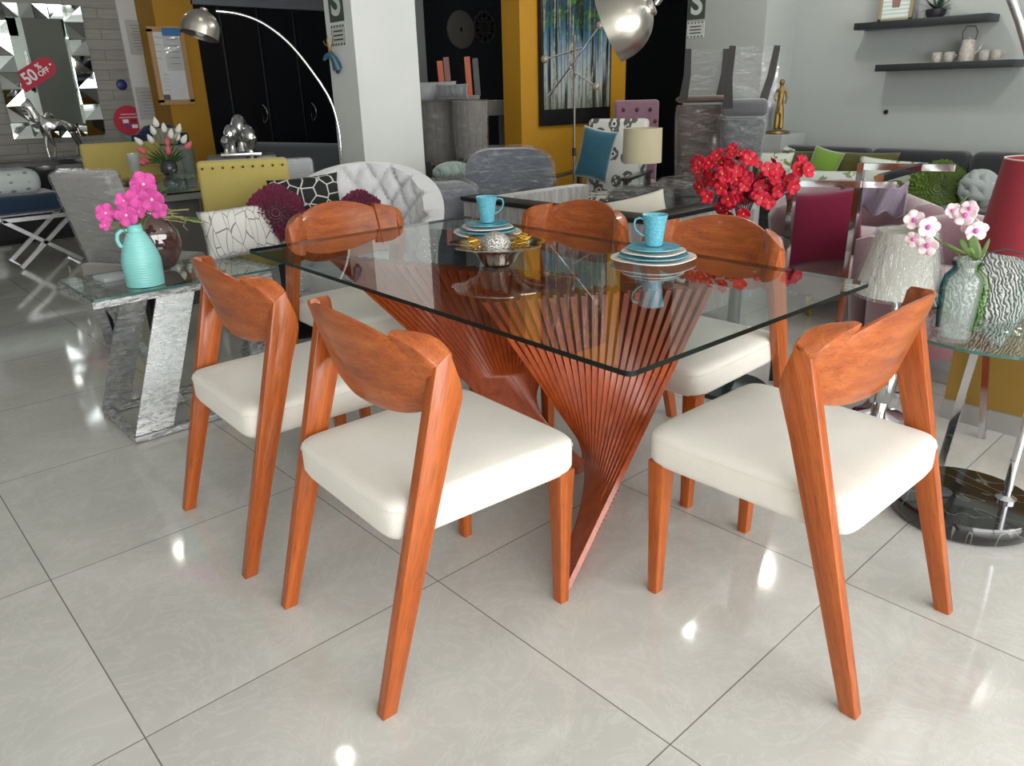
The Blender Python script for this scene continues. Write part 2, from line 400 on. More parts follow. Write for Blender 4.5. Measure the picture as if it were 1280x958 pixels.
# daylight and lights
w = bpy.data.worlds.new('World'); sc.world = w; w.use_nodes = True
bg = w.node_tree.nodes['Background']; bg.inputs[0].default_value = (1.0, .992, .985, 1); bg.inputs[1].default_value = SKY
for a, b in ((-3.0, .55), (.65, 3.8)):
    l = bpy.data.lights.new('window_portal', 'AREA'); l.shape = 'RECTANGLE'; l.size = b-a; l.size_y = 2.63; l.cycles.is_portal = True
    o = bpy.data.objects.new('window_portal', l); COL.objects.link(o); o.location = ((a+b)/2, -3.25, .12+2.63/2); o.rotation_euler = (PI/2, 0, 0)
cam = bpy.data.cameras.new('Camera'); co = bpy.data.objects.new('Camera', cam); COL.objects.link(co)
cam.sensor_fit = 'HORIZONTAL'; cam.sensor_width = 36; cam.lens = F_PX/1280*36; cam.clip_start = .02
M = Matrix((CR, CU, -CF)).transposed().to_4x4(); M.translation = CAM; co.matrix_world = M; sc.camera = co
sc.view_settings.view_transform = 'Standard'; sc.view_settings.look = 'None'; sc.view_settings.gamma = 1; sc.view_settings.exposure = EXPO
sc.view_settings.use_curve_mapping = False
sc.cycles.max_bounces = 10; sc.cycles.transparent_max_bounces = 24; sc.cycles.glossy_bounces = 5; sc.cycles.diffuse_bounces = 5
sc.cycles.sample_clamp_indirect = 6; sc.cycles.caustics_reflective = False; sc.cycles.caustics_refractive = False
sc.cycles.use_denoising = True
# ------------------------------------------------------------------ dining chairs
def s_top(x): return .112+.085*min(1, abs(x)/.245)**2
def z_top(x): return .868-.082*(abs(x)/.25)**2.2
def z_bot(x): return .636+.055*min(1, abs(x)/.245)**3.5
Y0 = -.305
def make_chair(label):
    t = thing('dining_chair', label, 'chair', group='dining chairs around the glass table')
    # seat: trapezoid cushion with rounded corners and a crowned top
    def outline(k, z, grow):
        pts = []; n = 56
        for i in range(n):
            a = 2*PI*i/n; e = 2/11
            cxs = math.copysign(abs(math.cos(a))**e, math.cos(a)); sys_ = math.copysign(abs(math.sin(a))**e, math.sin(a))
            yy = .052 + sys_*(.268+grow)
            half = (.238 + (yy+.216)/.536*.014) + grow
            pts.append((cxs*half, yy, z))
        return pts
    rings = [outline(0, .392, -.016), outline(0, .396, -.006), outline(0, .41, .0), outline(0, .462, 0), outline(0, .474, -.001), outline(0, .483, -.008), outline(0, .489, -.024)]
    m = MB(); R = [[m.bm.verts.new(p) for p in r] for r in rings]; n = len(R[0])
    for A, B in zip(R, R[1:]):
        for k in range(n): m.bm.faces.new((A[k], A[(k+1) % n], B[(k+1) % n], B[k]))
    prev = R[-1]
    for q, dz in ((.8, .004), (.5, .008), (.2, .010)):
        ring = [m.bm.verts.new((p[0]*q, .052+(p[1]-.052)*q, .489+dz)) for p in rings[-1]]
        for k in range(n): m.bm.faces.new((prev[k], prev[(k+1) % n], ring[(k+1) % n], ring[k]))
        prev = ring
    m.bm.faces.new(prev); m.bm.faces.new(R[0][::-1])
    seat = m.build('seat', SEAT, t, ang=60)
    MB().tube([Vector(p)+Vector((0, 0, 0)) for p in outline(0, .4655, .0008)], .0016, 5, closed=True).build('seam', SEAT, seat)
    for sgn in (-1, 1):
        prof = [(0, 0), (.037, 0), (.228, .605), (.246, .655), (.262, .70), (.261, .725), (.256, .745), (.238, .800), (.235, .806), (.2015, .785)]
        a, b = (.241, .271) if sgn > 0 else (-.271, -.241)
        leg = MB().prism([(Y0+s, z) for s, z in prof], a, b, 'x', bev=.0028, seg=2).build('leg', WOODL, t, ang=35)
        # corner block: caps the leg and runs into the back panel
        rings = []
        for x, sr, zr, sf, zf in ((.176, .1515, .8455, .1725, .8465), (.20, .156, .839, .203, .842), (.225, .166, .830, .224, .8355), (.241, .174, .820, .233, .8275), (.257, .188, .803, .237, .818), (.271, .2005, .7865, .237, .8085)):
            if x < .25: lo = [(x, sr+(zr-.67)*.30, .67), (x, sf+.018 if x > .19 else sf+(zf-.67)*.3, .67)]
            else: lo = [(.262, sr+.01, .76), (.262, sf+.006, .76)]
            mid = (x, (sr+sf)/2, (zr+zf)/2+.0012)
            rr = [(sgn*q[0], Y0+q[1], q[2]) for q in (lo[0], lo[1], (x, sf+.003, zf-.008), (x, sf-.003, zf), mid, (x, sr+.002, zr), (x, sr, zr-.003))]
            rings.append(rr)
        MB().loft(rings).build('corner_block', WOODH, t, ang=42, recalc=True)
        fl = MB()
        x0, x1 = (.196, .24) if sgn > 0 else (-.24, -.196)
        rings = []
        for z, ins in ((0, .006), (.2, .003), (.40, -.004)):
            q = [(x0+ins, .262+ins), (x1-ins, .262+ins), (x1-ins, .303-ins), (x0+ins, .303-ins)]
            rings.append([(a_, b_, z) for a_, b_ in q])
        fl.loft(rings)
        bmesh.ops.bevel(fl.bm, geom=[e for e in fl.bm.edges if abs(e.verts[0].co.z-e.verts[1].co.z) > .05], offset=.003, segments=2, profile=.5, affect='EDGES')
        fl.build('leg', WOOD, t, ang=35, recalc=True)
    # curved back panel
    nx, nz = 36, 10; th = .018; m = MB()
    def pt(i, j, side):
        x = -.25+.5*i/nx; zt, zb = z_top(x), z_bot(x); v = j/nz; z = zb+(zt-zb)*v
        edge = 1 if 0 < j < nz else .45
        y = Y0+s_top(x)+(zt-z)*.30 + side*th/2*edge
        return (x, y, z-(0.0))
    A = [[m.bm.verts.new(pt(i, j, -1)) for j in range(nz+1)] for i in range(nx+1)]
    B = [[m.bm.verts.new(pt(i, j, 1)) for j in range(nz+1)] for i in range(nx+1)]
    for i in range(nx):
        for j in range(nz):
            m.bm.faces.new((A[i][j], A[i+1][j], A[i+1][j+1], A[i][j+1])); m.bm.faces.new((B[i][j], B[i][j+1], B[i+1][j+1], B[i+1][j]))
        m.bm.faces.new((A[i][0], B[i][0], B[i+1][0], A[i+1][0])); m.bm.faces.new((A[i][nz], A[i+1][nz], B[i+1][nz], B[i][nz]))
    for j in range(nz):
        m.bm.faces.new((A[0][j], A[0][j+1], B[0][j+1], B[0][j])); m.bm.faces.new((A[nx][j], B[nx][j], B[nx][j+1], A[nx][j+1]))
    m.build('backrest', WOODH, t, ang=50)
    return t
CH = [((.959, 1.415, 0), -PI/2-math.radians(3.0), 'cream-seated wooden chair nearest the camera, one front leg hiding the slatted table base'),
      ((.966, 2.139, 0), -PI/2-math.radians(2.3), 'cream-seated wooden chair beside the glass side table with the turquoise vase'),
      ((1.657, .744, 0), math.radians(-1.2), 'cream-seated wooden chair at the table end beside the round black marble base'),
      ((1.66, 2.76, 0), PI+math.radians(0), 'cream-seated wooden chair at the far table end before the white tufted armchair'),
      ((2.17, 2.10, 0), PI/2, 'cream-seated wooden chair behind the table between the two blue cups'),
      ((2.163, 1.453, 0), PI/2, 'cream-seated wooden chair behind the table in front of the red flowers')]
chair0 = make_chair(CH[0][2]); chair0.location = CH[0][0]; chair0.rotation_euler = (0, 0, CH[0][1])
for loc, rz, lab in CH[1:]: dup(chair0, loc, rz, lab)

# ------------------------------------------------------------------ dining table: glass top on two twisted fans of slats
TZ = .76
tb = thing('dining_table', 'rectangular glass-topped dining table on a twisted fan base of red-brown wooden slats', 'table', (1.6725, 1.8115, 0), math.radians(-1.65))
Lx, Ly, th = 1.035, 1.87, .012
def rrect(w, h, r, n=5):
    out = []
    for cx_, cy_, a0 in ((w/2-r, h/2-r, 0), (-w/2+r, h/2-r, PI/2), (-w/2+r, -h/2+r, PI), (w/2-r, -h/2+r, 1.5*PI)):
        for i in range(n+1):
            a = a0+PI/2*i/n; out.append((cx_+r*math.cos(a), cy_+r*math.sin(a)))
    return out
def glass_slab(poly, z0, z1, name, mats, parent):
    m = MB(); lo = [m.bm.verts.new((x, y, z0)) for x, y in poly]; hi = [m.bm.verts.new((x, y, z1)) for x, y in poly]
    f1 = m.bm.faces.new(hi); f2 = m.bm.faces.new(lo[::-1]); n = len(poly)
    for i in range(n):
        f = m.bm.faces.new((lo[i], lo[(i+1) % n], hi[(i+1) % n], hi[i])); f.material_index = 1
    return m.build(name, mats, parent, smooth=False)
glass_slab(rrect(Lx, Ly, .018), TZ-th, TZ, 'table_top', [TOPGLASS, EDGE], tb)
C0 = Vector((1.6725, 1.8115, 0))
P1, P2 = Vector((1.285, 1.235, 0)), Vector((1.82, 1.50, 0)); T2, T1 = Vector((1.345, 1.60, TZ-th-.002)), Vector((1.895, 1.235, TZ-th-.002))
Mi = (Matrix.Translation(C0) @ Matrix.Rotation(math.radians(-1.65), 4, 'Z')).inverted()
NS = 22
FANS = (0, 1)
for side in FANS:
    def loc(v):
        return Mi @ v
    perp = Vector((0.0, 0.0, 0.0))
    if side: P1, P2 = Vector((1.81, 1.64, 0)), Vector((1.93, 2.12, 0)); T1, T2 = Vector((1.375, 2.40, TZ-th-.002)), Vector((1.69, 1.62, TZ-th-.002))
    for i in range(NS):
        u = i/(NS-1)
        a = P1.lerp(P2, u); b = T1.lerp(T2, u)
        d = (b-a).normalized()
        row = ((P2-P1).normalized().lerp((T2-T1).normalized(), .5))
        m = MB(); rings = []
        for k in range(9):
            q = k/8; c = a.lerp(b, q)
            row = (P2-P1).normalized().lerp((T2-T1).normalized(), q); row = Vector((row.x, row.y, 0))
            if row.length < .05: row = Vector((.1, 1, 0))
            row.normalize(); nrm = Vector((-row.y, row.x, 0))
            # boards stand edge-on to the row: thin along it, deep across it
            ax = Vector((.83, -.55, 0)) if not side else Vector((.30, .95, 0))
            thn = ax.lerp(row, 0) ; thn.normalize(); dp = Vector((-thn.y, thn.x, 0))
            hw, hd = .0080, .052
            rings.append([loc(c+thn*sx*hw+dp*sy*hd) for sx, sy in ((-1, -1), (1, -1), (1, 1), (-1, 1))])
        m.loft(rings)
        bmesh.ops.recalc_face_normals(m.bm, faces=m.bm.faces)
        m.build('slat', WOODR, tb, smooth=False)
        if i < NS-1:                      # recessed boards close the gaps
            u2 = (i+.5)/(NS-1); a = P1.lerp(P2, u2); b = T1.lerp(T2, u2); m = MB(); rings = []
            for k in range(9):
                c = a.lerp(b, k/8); rings.append([loc(c+thn*sx*.0092+dp*sy*.024) for sx, sy in ((-1, -1), (1, -1), (1, 1), (-1, 1))])
            m.loft(rings); bmesh.ops.recalc_face_normals(m.bm, faces=m.bm.faces); m.build('recessed_slat', WOODR, tb, smooth=False)
    # low plinth strip and glides
    m = MB(); q0, q1 = loc(P1), loc(P2); dv = (q1-q0); L = dv.length
    m.box(((q0.x+q1.x)/2, (q0.y+q1.y)/2, .012), (L*.98, .05, .012), rz=math.atan2(dv.y, dv.x)).build('plinth', WOODR, tb, smooth=False)
    for u in (.04, .45, .8):
        c = q0.lerp(q1, u)
        MB().lathe([(0, 0), (.011, 0), (.012, .006), (.006, .009), (.006, .02), (0, .02)], (c.x, c.y, 0), 12).build('glide', BLACK, tb)
# ------------------------------------------------------------------ helpers for placing things
def face(p): return math.atan2(-p.x, p.y)          # turn a thing's -Y side toward the viewer's side of the shop
def cushion(name, label, p, w, h, t, mat, rz=None, lean=-.25, roll=0, group=None, cat='cushion', extra=None):
    rz = face(p) if rz is None else rz
    o = MB().pillow(w, h, t, T(0, 0, 0)).build(name, mat, ang=180)
    o.matrix_world = T(p.x, p.y, p.z) @ RZ(rz) @ RX(lean) @ RY(roll)
    tag(o, label, cat, group)
    if extra: extra(o, w, h, t)
    return o
# ------------------------------------------------------------------ place settings
def rim_plate(r, z0, h, th=.004, square=0):
    return [(0, z0), (r*.5, z0), (r*.55, z0+.001), (r*.95, z0+h-.001), (r, z0+h), (r-.002, z0+h+th*.6), (r*.9, z0+h*.85+th*.5), (r*.55, z0+th+.001), (0, z0+th)]
def squarish(k, n, r, z):
    a = 2*PI*k/n; return 1+.10*abs(math.sin(2*a))**1.5*(r > .09)
GZ = TZ
SET = [((1.962, 2.285), 'beside the silver bowl', 'far end', -.55), ((1.998, 1.50), 'on the clear glass near the table corner', 'near corner', PI-.75)]
plates = []
for i, ((x, y), where, wh2, ha) in enumerate(SET):
    wh = 'beside the silver dish' if i == 0 else 'in front of the red flowers'
    z = GZ
    specs = [(.128, .013, WHITE_CERAMIC, 'white wavy-edged plate at the bottom of the place setting ' + wh, 1), (.113, .009, BLUE, 'large turquoise plate second from the bottom of the setting ' + wh, 0),
             (.096, .008, WHITE_CERAMIC, 'white angular side plate third up in the setting ' + wh, 1), (.086, .007, BLUE, 'small turquoise saucer plate directly under the cup ' + wh, 0)]
    for r, h, mt, lab, sq in specs:
        p = thing('plate', lab, 'plate', (x, y, z), ha*.7, 'stacked plates of the two place settings')
        prof = [(0, 0), (r*.42, 0), (r*.45, .004), (r*.6, .006), (r, h), (r-.001, h+.0028), (r*.93, h+.002), (r*.58, .0095), (0, .009)]
        MB().lathe(prof, n=64, wob=squarish if sq else None).build('dish', mt, p, ang=60)
        z += .0128
    c = thing('cup', 'turquoise speckled cup with an ear handle on the plates ' + wh, 'cup', (x, y, z+.0002), ha, 'turquoise cups')
    MB().lathe([(0, 0), (.026, 0), (.0275, .003), (.031, .03), (.036, .07), (.0415, .097), (.042, .0985), (.0405, .098), (.034, .068), (.029, .03), (.025, .006), (0, .005)], n=40).build('bowl', BLUE, c, ang=60)
    pts = [(.034+.001, 0, .083), (.048, 0, .089), (.062, 0, .084), (.067, 0, .07), (.062, 0, .053), (.048, 0, .038), (.0325, 0, .030)]
    MB().tube(pts, .0042, 10, flat=(1.3, .8)).build('handle', BLUE, c)
# ------------------------------------------------------------------ silver leaf dish, glitter ball, gilt twigs
bx, by = 1.622, 1.842
d = thing('serving_dish', 'shallow silver leaf-edged dish in the middle of the table', 'dish', (bx, by, TZ))
SILVER = plain('polished_silver', 'd0cbc4', .14, 1, bump=(30, .25, .003))
def leafy(k, n, r, z):
    a = 2*PI*k/n; return 1+(.10*abs(math.sin(3.5*a))+.03*math.sin(9*a+1))*min(1, r/.12)
m = MB(); prof = [(0, .0), (.045, .0), (.055, .012), (.075, .046), (.108, .066), (.142, .070), (.143, .0735), (.108, .0705), (.073, .051), (.051, .016), (.04, .006), (0, .006)]
m.lathe(prof, n=112, wob=leafy); m.build('bowl', SILVER, d, ang=60)
def glitter():
    m = N('silver_glitter'); v = m.n('ShaderNodeTexVoronoi'); v.inputs['Scale'].default_value = 180; m.l(m.coord(), v.inputs['Vector'])
    m.l(m.ramp(v.outputs['Distance'], [(.1, 'f2f0ec'), (.6, 'a5a29e')]), m.b.inputs['Base Color']); m.set(Metallic=.75, Roughness=.32); m.bump(v.outputs['Distance'], .9, .004); return m.m
g = MB().ball((0, 0, 0), .051, 32, 20).build('glitter_ball', glitter(), ang=180); g.location = (bx-.012, by-.005, TZ+.0600)
tag(g, 'round silver glitter ball resting in the silver dish', 'ornament')
GOLD = plain('gilt', 'c49a3c', .35, .8, bump=(80, .4, .002))
tw = thing('gilt_twigs', 'bunch of golden curly twigs and leaves beside the glitter ball', 'decoration', (bx, by, TZ+.03))
r2 = random.Random(3)
for q in range(20):
    a = r2.uniform(-.7, .9) if q < 15 else r2.uniform(2.6, 3.6); r = r2.uniform(.058, .085)
    x, y = r*math.cos(a-.6), r*math.sin(a-.6); z = .020+max(0, r-.058)*.6
    pts = []; hh = r2.uniform(.015, .04)
    for k in range(7):
        pts.append((x+.016*math.cos(k*1.9+q)+.12*(k/6)*x, y+.016*math.sin(k*1.9+q)+.12*(k/6)*y, z+hh*k/6))
    MB().tube(pts, [.0022]*6+[.001], 5).build('twig', GOLD, tw)
for a, L in ((PI*.93, .085), (PI*.99, .07), (-.15, .09)):
    m = MB(); cx_, cy_ = math.cos(a), math.sin(a)
    def leaf(u, v):
        s = .05+L*u; w = .011*math.sin(PI*min(1, u*.96+.04))*(v-.5)*2
        return (cx_*s-cy_*w, cy_*s+cx_*w, .02+.05*u-.02*u*u)
    m.surf(leaf, 8, 4).build('leaf', GOLD, tw, solid=.001)
# ------------------------------------------------------------------ left: glass console, vases, flowers
CZ = .56
ct = thing('console_table', 'glass-topped side table on slanted mirror-steel bands still wrapped in plastic film', 'table', (1.12, 3.52, 0))
def L(p, o): return Vector(p)-Vector(o.location)
X0, X1, YA, YB = .745, 1.52, 3.27, 3.79
glass_slab([(X0-1.12, YA-3.52), (X1-1.12, YA-3.52), (X1-1.12, YB-3.52), (X0-1.12, YB-3.52)], CZ-.01, CZ, 'table_top', [TOPGLASS, EDGE_L], ct)
def band(pts, name, th=.018):
    m = MB(); v = [m.bm.verts.new(L(p, ct)) for p in pts]; m.bm.faces.new(v)
    m.build(name, STEELW, ct, smooth=False, solid=th)
STEELW = N('film_wrapped_steel'); nn = STEELW.noise(STEELW.coord((12, 12, 40)), 1.6, 5, .6, 1.0)
STEELW.l(STEELW.ramp(nn, [(.3, 'a4a6a8'), (.52, 'b9bbbc'), (.75, 'd4d5d6')]), STEELW.b.inputs['Base Color']); STEELW.l(STEELW.ramp(nn, [(.4, (.12,)*3), (.65, (.5,)*3)]), STEELW.b.inputs['Roughness'])
STEELW.set(Metallic=.75); STEELW.bump(nn, .5, .004); STEELW = STEELW.m
zt = CZ-.022
for (bx0, bx1, by_), (tx0, tx1, ty_) in (((.735, .885, 3.075), (.99, 1.15, 3.29)), ((.735, .845, 3.50), (.845, .955, 3.30)), ((1.25, 1.41, 3.075), (1.36, 1.50, 3.29))):
    band([(bx0, by_, .03), (bx1, by_, .03), (tx1, ty_, zt), (tx0, ty_, zt)], 'slanted_band')
for (ax, ay), (bx_, by_) in (((.765, 3.30), (.90, 3.74)), ((.87, 3.76), (1.0, 3.30)), ((1.4, 3.32), (1.5, 3.74))):
    MB().tube([L((ax, ay, zt), ct), L((bx_, by_, .03), ct)], .018, 4).build('strut', STEELW, ct, smooth=False)
def frame(x0, x1, y0, y1, z, w, name):
    m = MB()
    for c, s in ((((x0+x1)/2, y0, z), (x1-x0+w, w, w*.8)), (((x0+x1)/2, y1, z), (x1-x0+w, w, w*.8)), ((x0, (y0+y1)/2, z), (w, y1-y0-w, w*.8)), ((x1, (y0+y1)/2, z), (w, y1-y0-w, w*.8))):
        m.box(L(c, ct), s)
    m.build(name, STEELW, ct, smooth=False)
frame(.755, 1.48, 3.29, 3.76, CZ-.024, .034, 'top_frame'); frame(.75, 1.42, 3.085, 3.50, .0165, .032, 'floor_frame')
# turquoise jug
TQ = plain('turquoise_ceramic', '86cdc9', .35, coat=.25)
jp = Vector((.985, 3.39, CZ))
j = thing('jug', 'pale turquoise ribbed ceramic jug vase on the glass side table', 'vase', jp, face(jp))
j.scale = (.84,)*3
prof = [(0, 0), (.082, 0)]
for i in range(60):
    z = .003+.262*i/59; u = i/59
    r = .088+.006*math.sin(u*2.2) - .052*max(0, (u-.42)/.58)**1.5 - .0
    prof.append((r+.0022*math.cos(i*PI*2/2.75), z))
prof += [(.035, .268), (.0345, .30), (.038, .304), (.034, .304), (.03, .27), (.0, .25)]
MB().lathe(prof, n=48).build('body', TQ, j, ang=80)
MB().tube([(-.036, 0, .275), (-.06, 0, .28), (-.082, 0, .262), (-.088, 0, .232), (-.080, 0, .205), (-.066, 0, .195)], .0105, 10).build('handle', TQ, j)
# ---- flower makers
def petal_ring(m, c, nrm, r, n, cup=.35, wide=.8, up=Vector((0, 0, 1)), ph=0, pointy=1.0):
    nrm = Vector(nrm).normalized(); u = nrm.cross(up if abs(nrm.dot(up)) < .95 else Vector((1, 0, 0))).normalized(); w = nrm.cross(u)
    for k in range(n):
        a = 2*PI*k/n+ph; d_ = u*math.cos(a)+w*math.sin(a); s_ = -u*math.sin(a)+w*math.cos(a)
        def f(i, jv, d_=d_, s_=s_):
            q = i; wd = wide*r*.5*(max(0, math.sin(PI*min(1, q**1.25*.90+.06))))**pointy*(jv-.5)*2
            return Vector(c)+d_*(r*q)+s_*wd+nrm*(cup*r*(q**1.6)-.25*r*((jv-.5)*2)**2*q*(1-q)*1.5)
        m.surf(f, 6, 3)
def bloom(name, mat, cmat, parent, c, nrm, r, n=5, cup=.3, wide=.95, ph=0, layers=1, pointy=.55):
    m = MB()
    for l_ in range(layers): petal_ring(m, c, nrm, r*(1-.25*l_), n, cup+.35*l_, wide, ph=ph+l_*.6, pointy=pointy)
    o = m.build(name, mat, parent, ang=180, solid=.0012)
    if cmat: MB().ball(Vector(c)+Vector(nrm).normalized()*r*.10, r*.13, 8, 6).build('flower_centre', cmat, o)
    return o
GREEN = plain('leaf_green', '3c5a2a', .5, var=(20, .2)); STEM = plain('stem_green', '55702f', .5)
PINK = plain('hot_pink_petal', 'd24c9f', .55, var=(25, .25), sheen=.3); PINKC = plain('pale_pink_throat', 'f5c9d8', .6)
fl = thing('orchid_bunch', 'bunch of hot pink artificial orchids in the turquoise jug', 'flowers', (jp.x, jp.y, CZ+.24), face(jp))
k_ = MPP(jp)
def rel(px, py, base, yoff=0, s=k_):      # offset in the bunch's own upright plane
    return Vector(((px-base[0])*s, yoff, (base[1]-py)*s))
B0 = (178, 283)
for i, (px, py, r, n_) in enumerate(((197, 233, 17, 5), (188, 246, 16, 5), (203, 250, 17, 5), (150, 263, 13, 5), (172, 250, 11, 5), (172, 266, 15, 5), (208, 264, 12, 5), (186, 264, 9, 5), (147, 276, 7, 4), (193, 240, 12, 5))):
    c = rel(px, py, B0, -.015*(i % 3)); nn_ = Vector((.35*math.sin(i*2.3), -1, .25*math.cos(i*1.7)))
    MB().tube([(0, 0, -.06), c*.5+Vector((0, 0, .0)), c+Vector((0, .012, 0))], .0022, 6).build('stem', STEM, fl)
    bloom('flower', PINK, PINKC, fl, c, nn_, r*k_*.9, n_, .25, 1.05, ph=i, layers=1)
for a, b in (((140, 277), .01), ((163, 283), 0), ((187, 273), -.01)):
    c = rel(a[0], a[1], B0); m = MB(); dv = c.normalized()
    m.surf(lambda u, v, c=c: Vector((c.x*u, .01*math.sin(PI*u)-.01+(v-.5)*.02, c.z*u+.03*math.sin(PI*u)+(v-.5)*.012*math.sin(PI*u))), 8, 3).build('leaf', GREEN, fl, solid=.001)
# brown glass vase with dry twigs
vp = Vector((1.125, 3.64, CZ))
BROWNG = N('brown_glass'); BROWNG.set(Base_Color=lin('5b3c38'), Roughness=.06, Transmission_Weight=.35, Coat_Weight=1.0, Specular_IOR_Level=.8); BROWNG = BROWNG.m
v_ = thing('flask_vase', 'brown glass flask vase behind the turquoise jug', 'vase', vp, face(vp)); v_.scale = (.93,)*3
MB().lathe([(0, 0), (.05, 0), (.085, .02), (.118, .08), (.128, .13), (.118, .185), (.085, .235), (.045, .262), (.028, .272), (.030, .285), (.024, .285), (.022, .27), (0, .26)], n=40, sq=.55).build('body', BROWNG, v_, ang=80)
TWIG = plain('straw_twig', 'a39a6a', .8)
tg = thing('dried_twigs', 'curly straw-coloured dried twigs with green sprigs standing in the brown vase', 'branches', (vp.x, vp.y, CZ+.255), face(vp)); tg.scale = (1.25,)*3
r3 = random.Random(11)
for q in range(34):
    a = r3.uniform(-1.25, 1.35); ln = r3.uniform(.09, .21); pts = []; x = z = 0
    for k in range(10):
        u = k/9; x = ln*u*math.sin(a)+.016*math.sin(k*1.8+q)*u; z = -.03+ln*u*math.cos(a)*.75+.03*u-.10*u*u*abs(math.sin(a)); pts.append((x, .03*math.sin(q+k*.9)*u, z))
    MB().tube(pts, [.0018]*9+[.0008], 4).build('twig', TWIG if q % 4 else STEM, tg)
# small glass coaster dishes left on the table
cg = thing('glass_tray', 'small square frosted glass tray lying beside the turquoise jug', 'tray', (.92, 3.62, CZ), .1)
MB().box((0, 0, .009), (.12, .12, .018), bev=.003).build('tray_plate', sheet_glass('frosted_glass', (.85, .9, .9), .2, haze=.35), cg)
# white branches pillow against the yellow chair
def branch_mat():
    m = N('white_cotton_branches'); v = m.coord((9, 9, 2.2), (0, .0, 0)); w = m.n('ShaderNodeTexVoronoi', feature='DISTANCE_TO_EDGE'); w.inputs['Scale'].default_value = 3.0; w.inputs['Randomness'].default_value = 1
    m.l(v, w.inputs['Vector'])
    m.l(m.ramp(w.outputs['Distance'], [(.012, '7b7670'), (.032, 'dddbd6')]), m.b.inputs['Base Color']); m.set(Roughness=.9); return m.m
pp = P(300, 300, y=3.70)
cushion('cushion', 'white cushion with grey bare-branch print leaning on the yellow chair', Vector((1.545, 3.665, CZ+.118)), .36, .25, .12, branch_mat(), rz=face(pp)-.05, lean=-.3, roll=-.10)
# ------------------------------------------------------------------ yellow dining chairs, grey wrapped chair
YF = fabric('mustard_linen', 'b0a05c', 300, .06)
def parsons(name, label, p, rz, w, top, mat, group, nails=True, wrap=None, back_h=.52, seatmat=None, rec=.07):
    t = thing(name, label, 'chair', (p[0], p[1], 0), rz, group)
    # backrest faces +Y (seat in front at +Y); we look at its -Y back
    b = MB(); b.box((0, 0, top-back_h/2), (w, .085, back_h), bev=.022, seg=3, rot=Euler((rec, 0, 0))); bk = b.build('backrest', mat, t)
    MB().box((0, .25, .43), (w, .46, .13), bev=.03, seg=3).build('seat', seatmat or mat, t)
    for sx in (-1, 1):
        for y_ in (.03, .44):
            MB().tube([(sx*(w/2-.03), y_, 0), (sx*(w/2-.03), y_, .40)], [.014, .02], 4).build('leg', BLACK, t, smooth=False)
    MB().box((0, -.012, top-back_h-.02), (w-.02, .06, .1), bev=.01).build('back_skirt', mat, t)
    if nails:
        for k in range(9):
            x = -w/2+.03+(w-.06)*k/8; MB().ball((x, -.078, top-.035), .0065, 8, 6).build('nail', plain('antique_brass', '5c4a25', .35, .9) if k == 0 and 'antique_brass' not in bpy.data.materials else bpy.data.materials['antique_brass'], bk)
    if wrap:
        m = MB(); m.box((0, 0, top-back_h/2), (w+.014, .11, back_h+.014), bev=.03, seg=3, rot=Euler((rec, 0, 0))); m.build('plastic_wrap', WRAP, t)
    return t
a_, b_ = P(245, 203, d=4.6), P(358, 196, d=4.6)
mid = (a_+b_)/2; wy = (a_-b_).length*1.0
yaw = math.atan2(b_.y-a_.y, b_.x-a_.x)
parsons('parsons_chair', 'mustard yellow upholstered chair with a nail-studded back behind the branch cushion', (mid.x, mid.y), yaw, wy, P(300, 199, d=4.6).z, YF, 'yellow dining chairs')
p1 = P(150, 180, d=6.8)
parsons('parsons_chair', 'mustard yellow chair at the far side of the glass dinner table', (p1.x, p1.y), face(p1)+PI, .56, P(150, 178, d=6.8).z, YF, 'yellow dining chairs', nails=False)
GREYV = fabric('grey_velvet', '8d8b88', 120, .12, .7, .3, .5)
a_, b_ = P(76, 208, d=4.3), P(143, 225, d=4.05)
mid = (a_+b_)/2; mid.z = 0
mid = P(124, 250, d=4.35)
wc = parsons('wrapped_chair', 'grey velvet dining chair wrapped in clear plastic beside the twig vase', (mid.x, mid.y), math.radians(-62), .37, .985, GREYV, None, nails=False, wrap=True, back_h=.50, rec=.26)
# glass dinner table for the yellow chairs
tp = P(208, 232, z=.75)
dt = thing('dinner_table', 'black-edged glass dinner table laid with vases between the yellow chairs', 'table', (tp.x, tp.y, 0), -.05)
glass_slab([(-.38, -.50), (.45, -.50), (.45, .86), (-.38, .86)], .74, .75, 'table_top', [TOPGLASS, EDGE], dt)
MB().box((0, 0, .715), (.62, .8, .05), bev=.004).build('top_frame', GREYV, dt)
MB().box((0, 0, .36), (.24, .5, .66), bev=.01).build('pedestal', plain('grey_lacquer', '6b6a66', .3), dt)
MB().box((0, 0, .02), (.5, .7, .04), bev=.006).build('base', plain('grey_lacquer2', '5c5b58', .3), dt)
# plate + tumbler, vase with tulips, glass jug, tall glass vase
tz = .752
q = P(172, 228, z=tz); pl = thing('charger_plate', 'black charger plate under a tall tumbler on the dinner table', 'plate', (q.x, q.y, tz))
MB().lathe([(0, 0), (.07, 0), (.13, .012), (.131, .015), (.07, .006), (0, .006)], n=40).build('dish', plain('pewter', '3a3632', .3, .3), pl)
q2 = Vector((q.x-.0, q.y+.0, tz+.0065)); tu = thing('tumbler', 'tall footed fluted tumbler standing on the black charger plate', 'glass', q2)
MB().lathe([(0, 0), (.03, 0), (.03, .004), (.012, .012), (.018, .03), (.03, .06), (.042, .19), (.040, .19), (.027, .06), (.0, .03)], n=24, wob=lambda k, n, r, z: 1+.04*math.cos(k*PI)).build('glass_body', sheet_glass('fluted_tumbler_glass', (.8, .84, .82), .05, haze=.22), tu)
q = P(213, 219, z=tz); tv = thing('tulip_vase', 'round dark glass vase holding the tulips', 'vase', (q.x, q.y, tz))
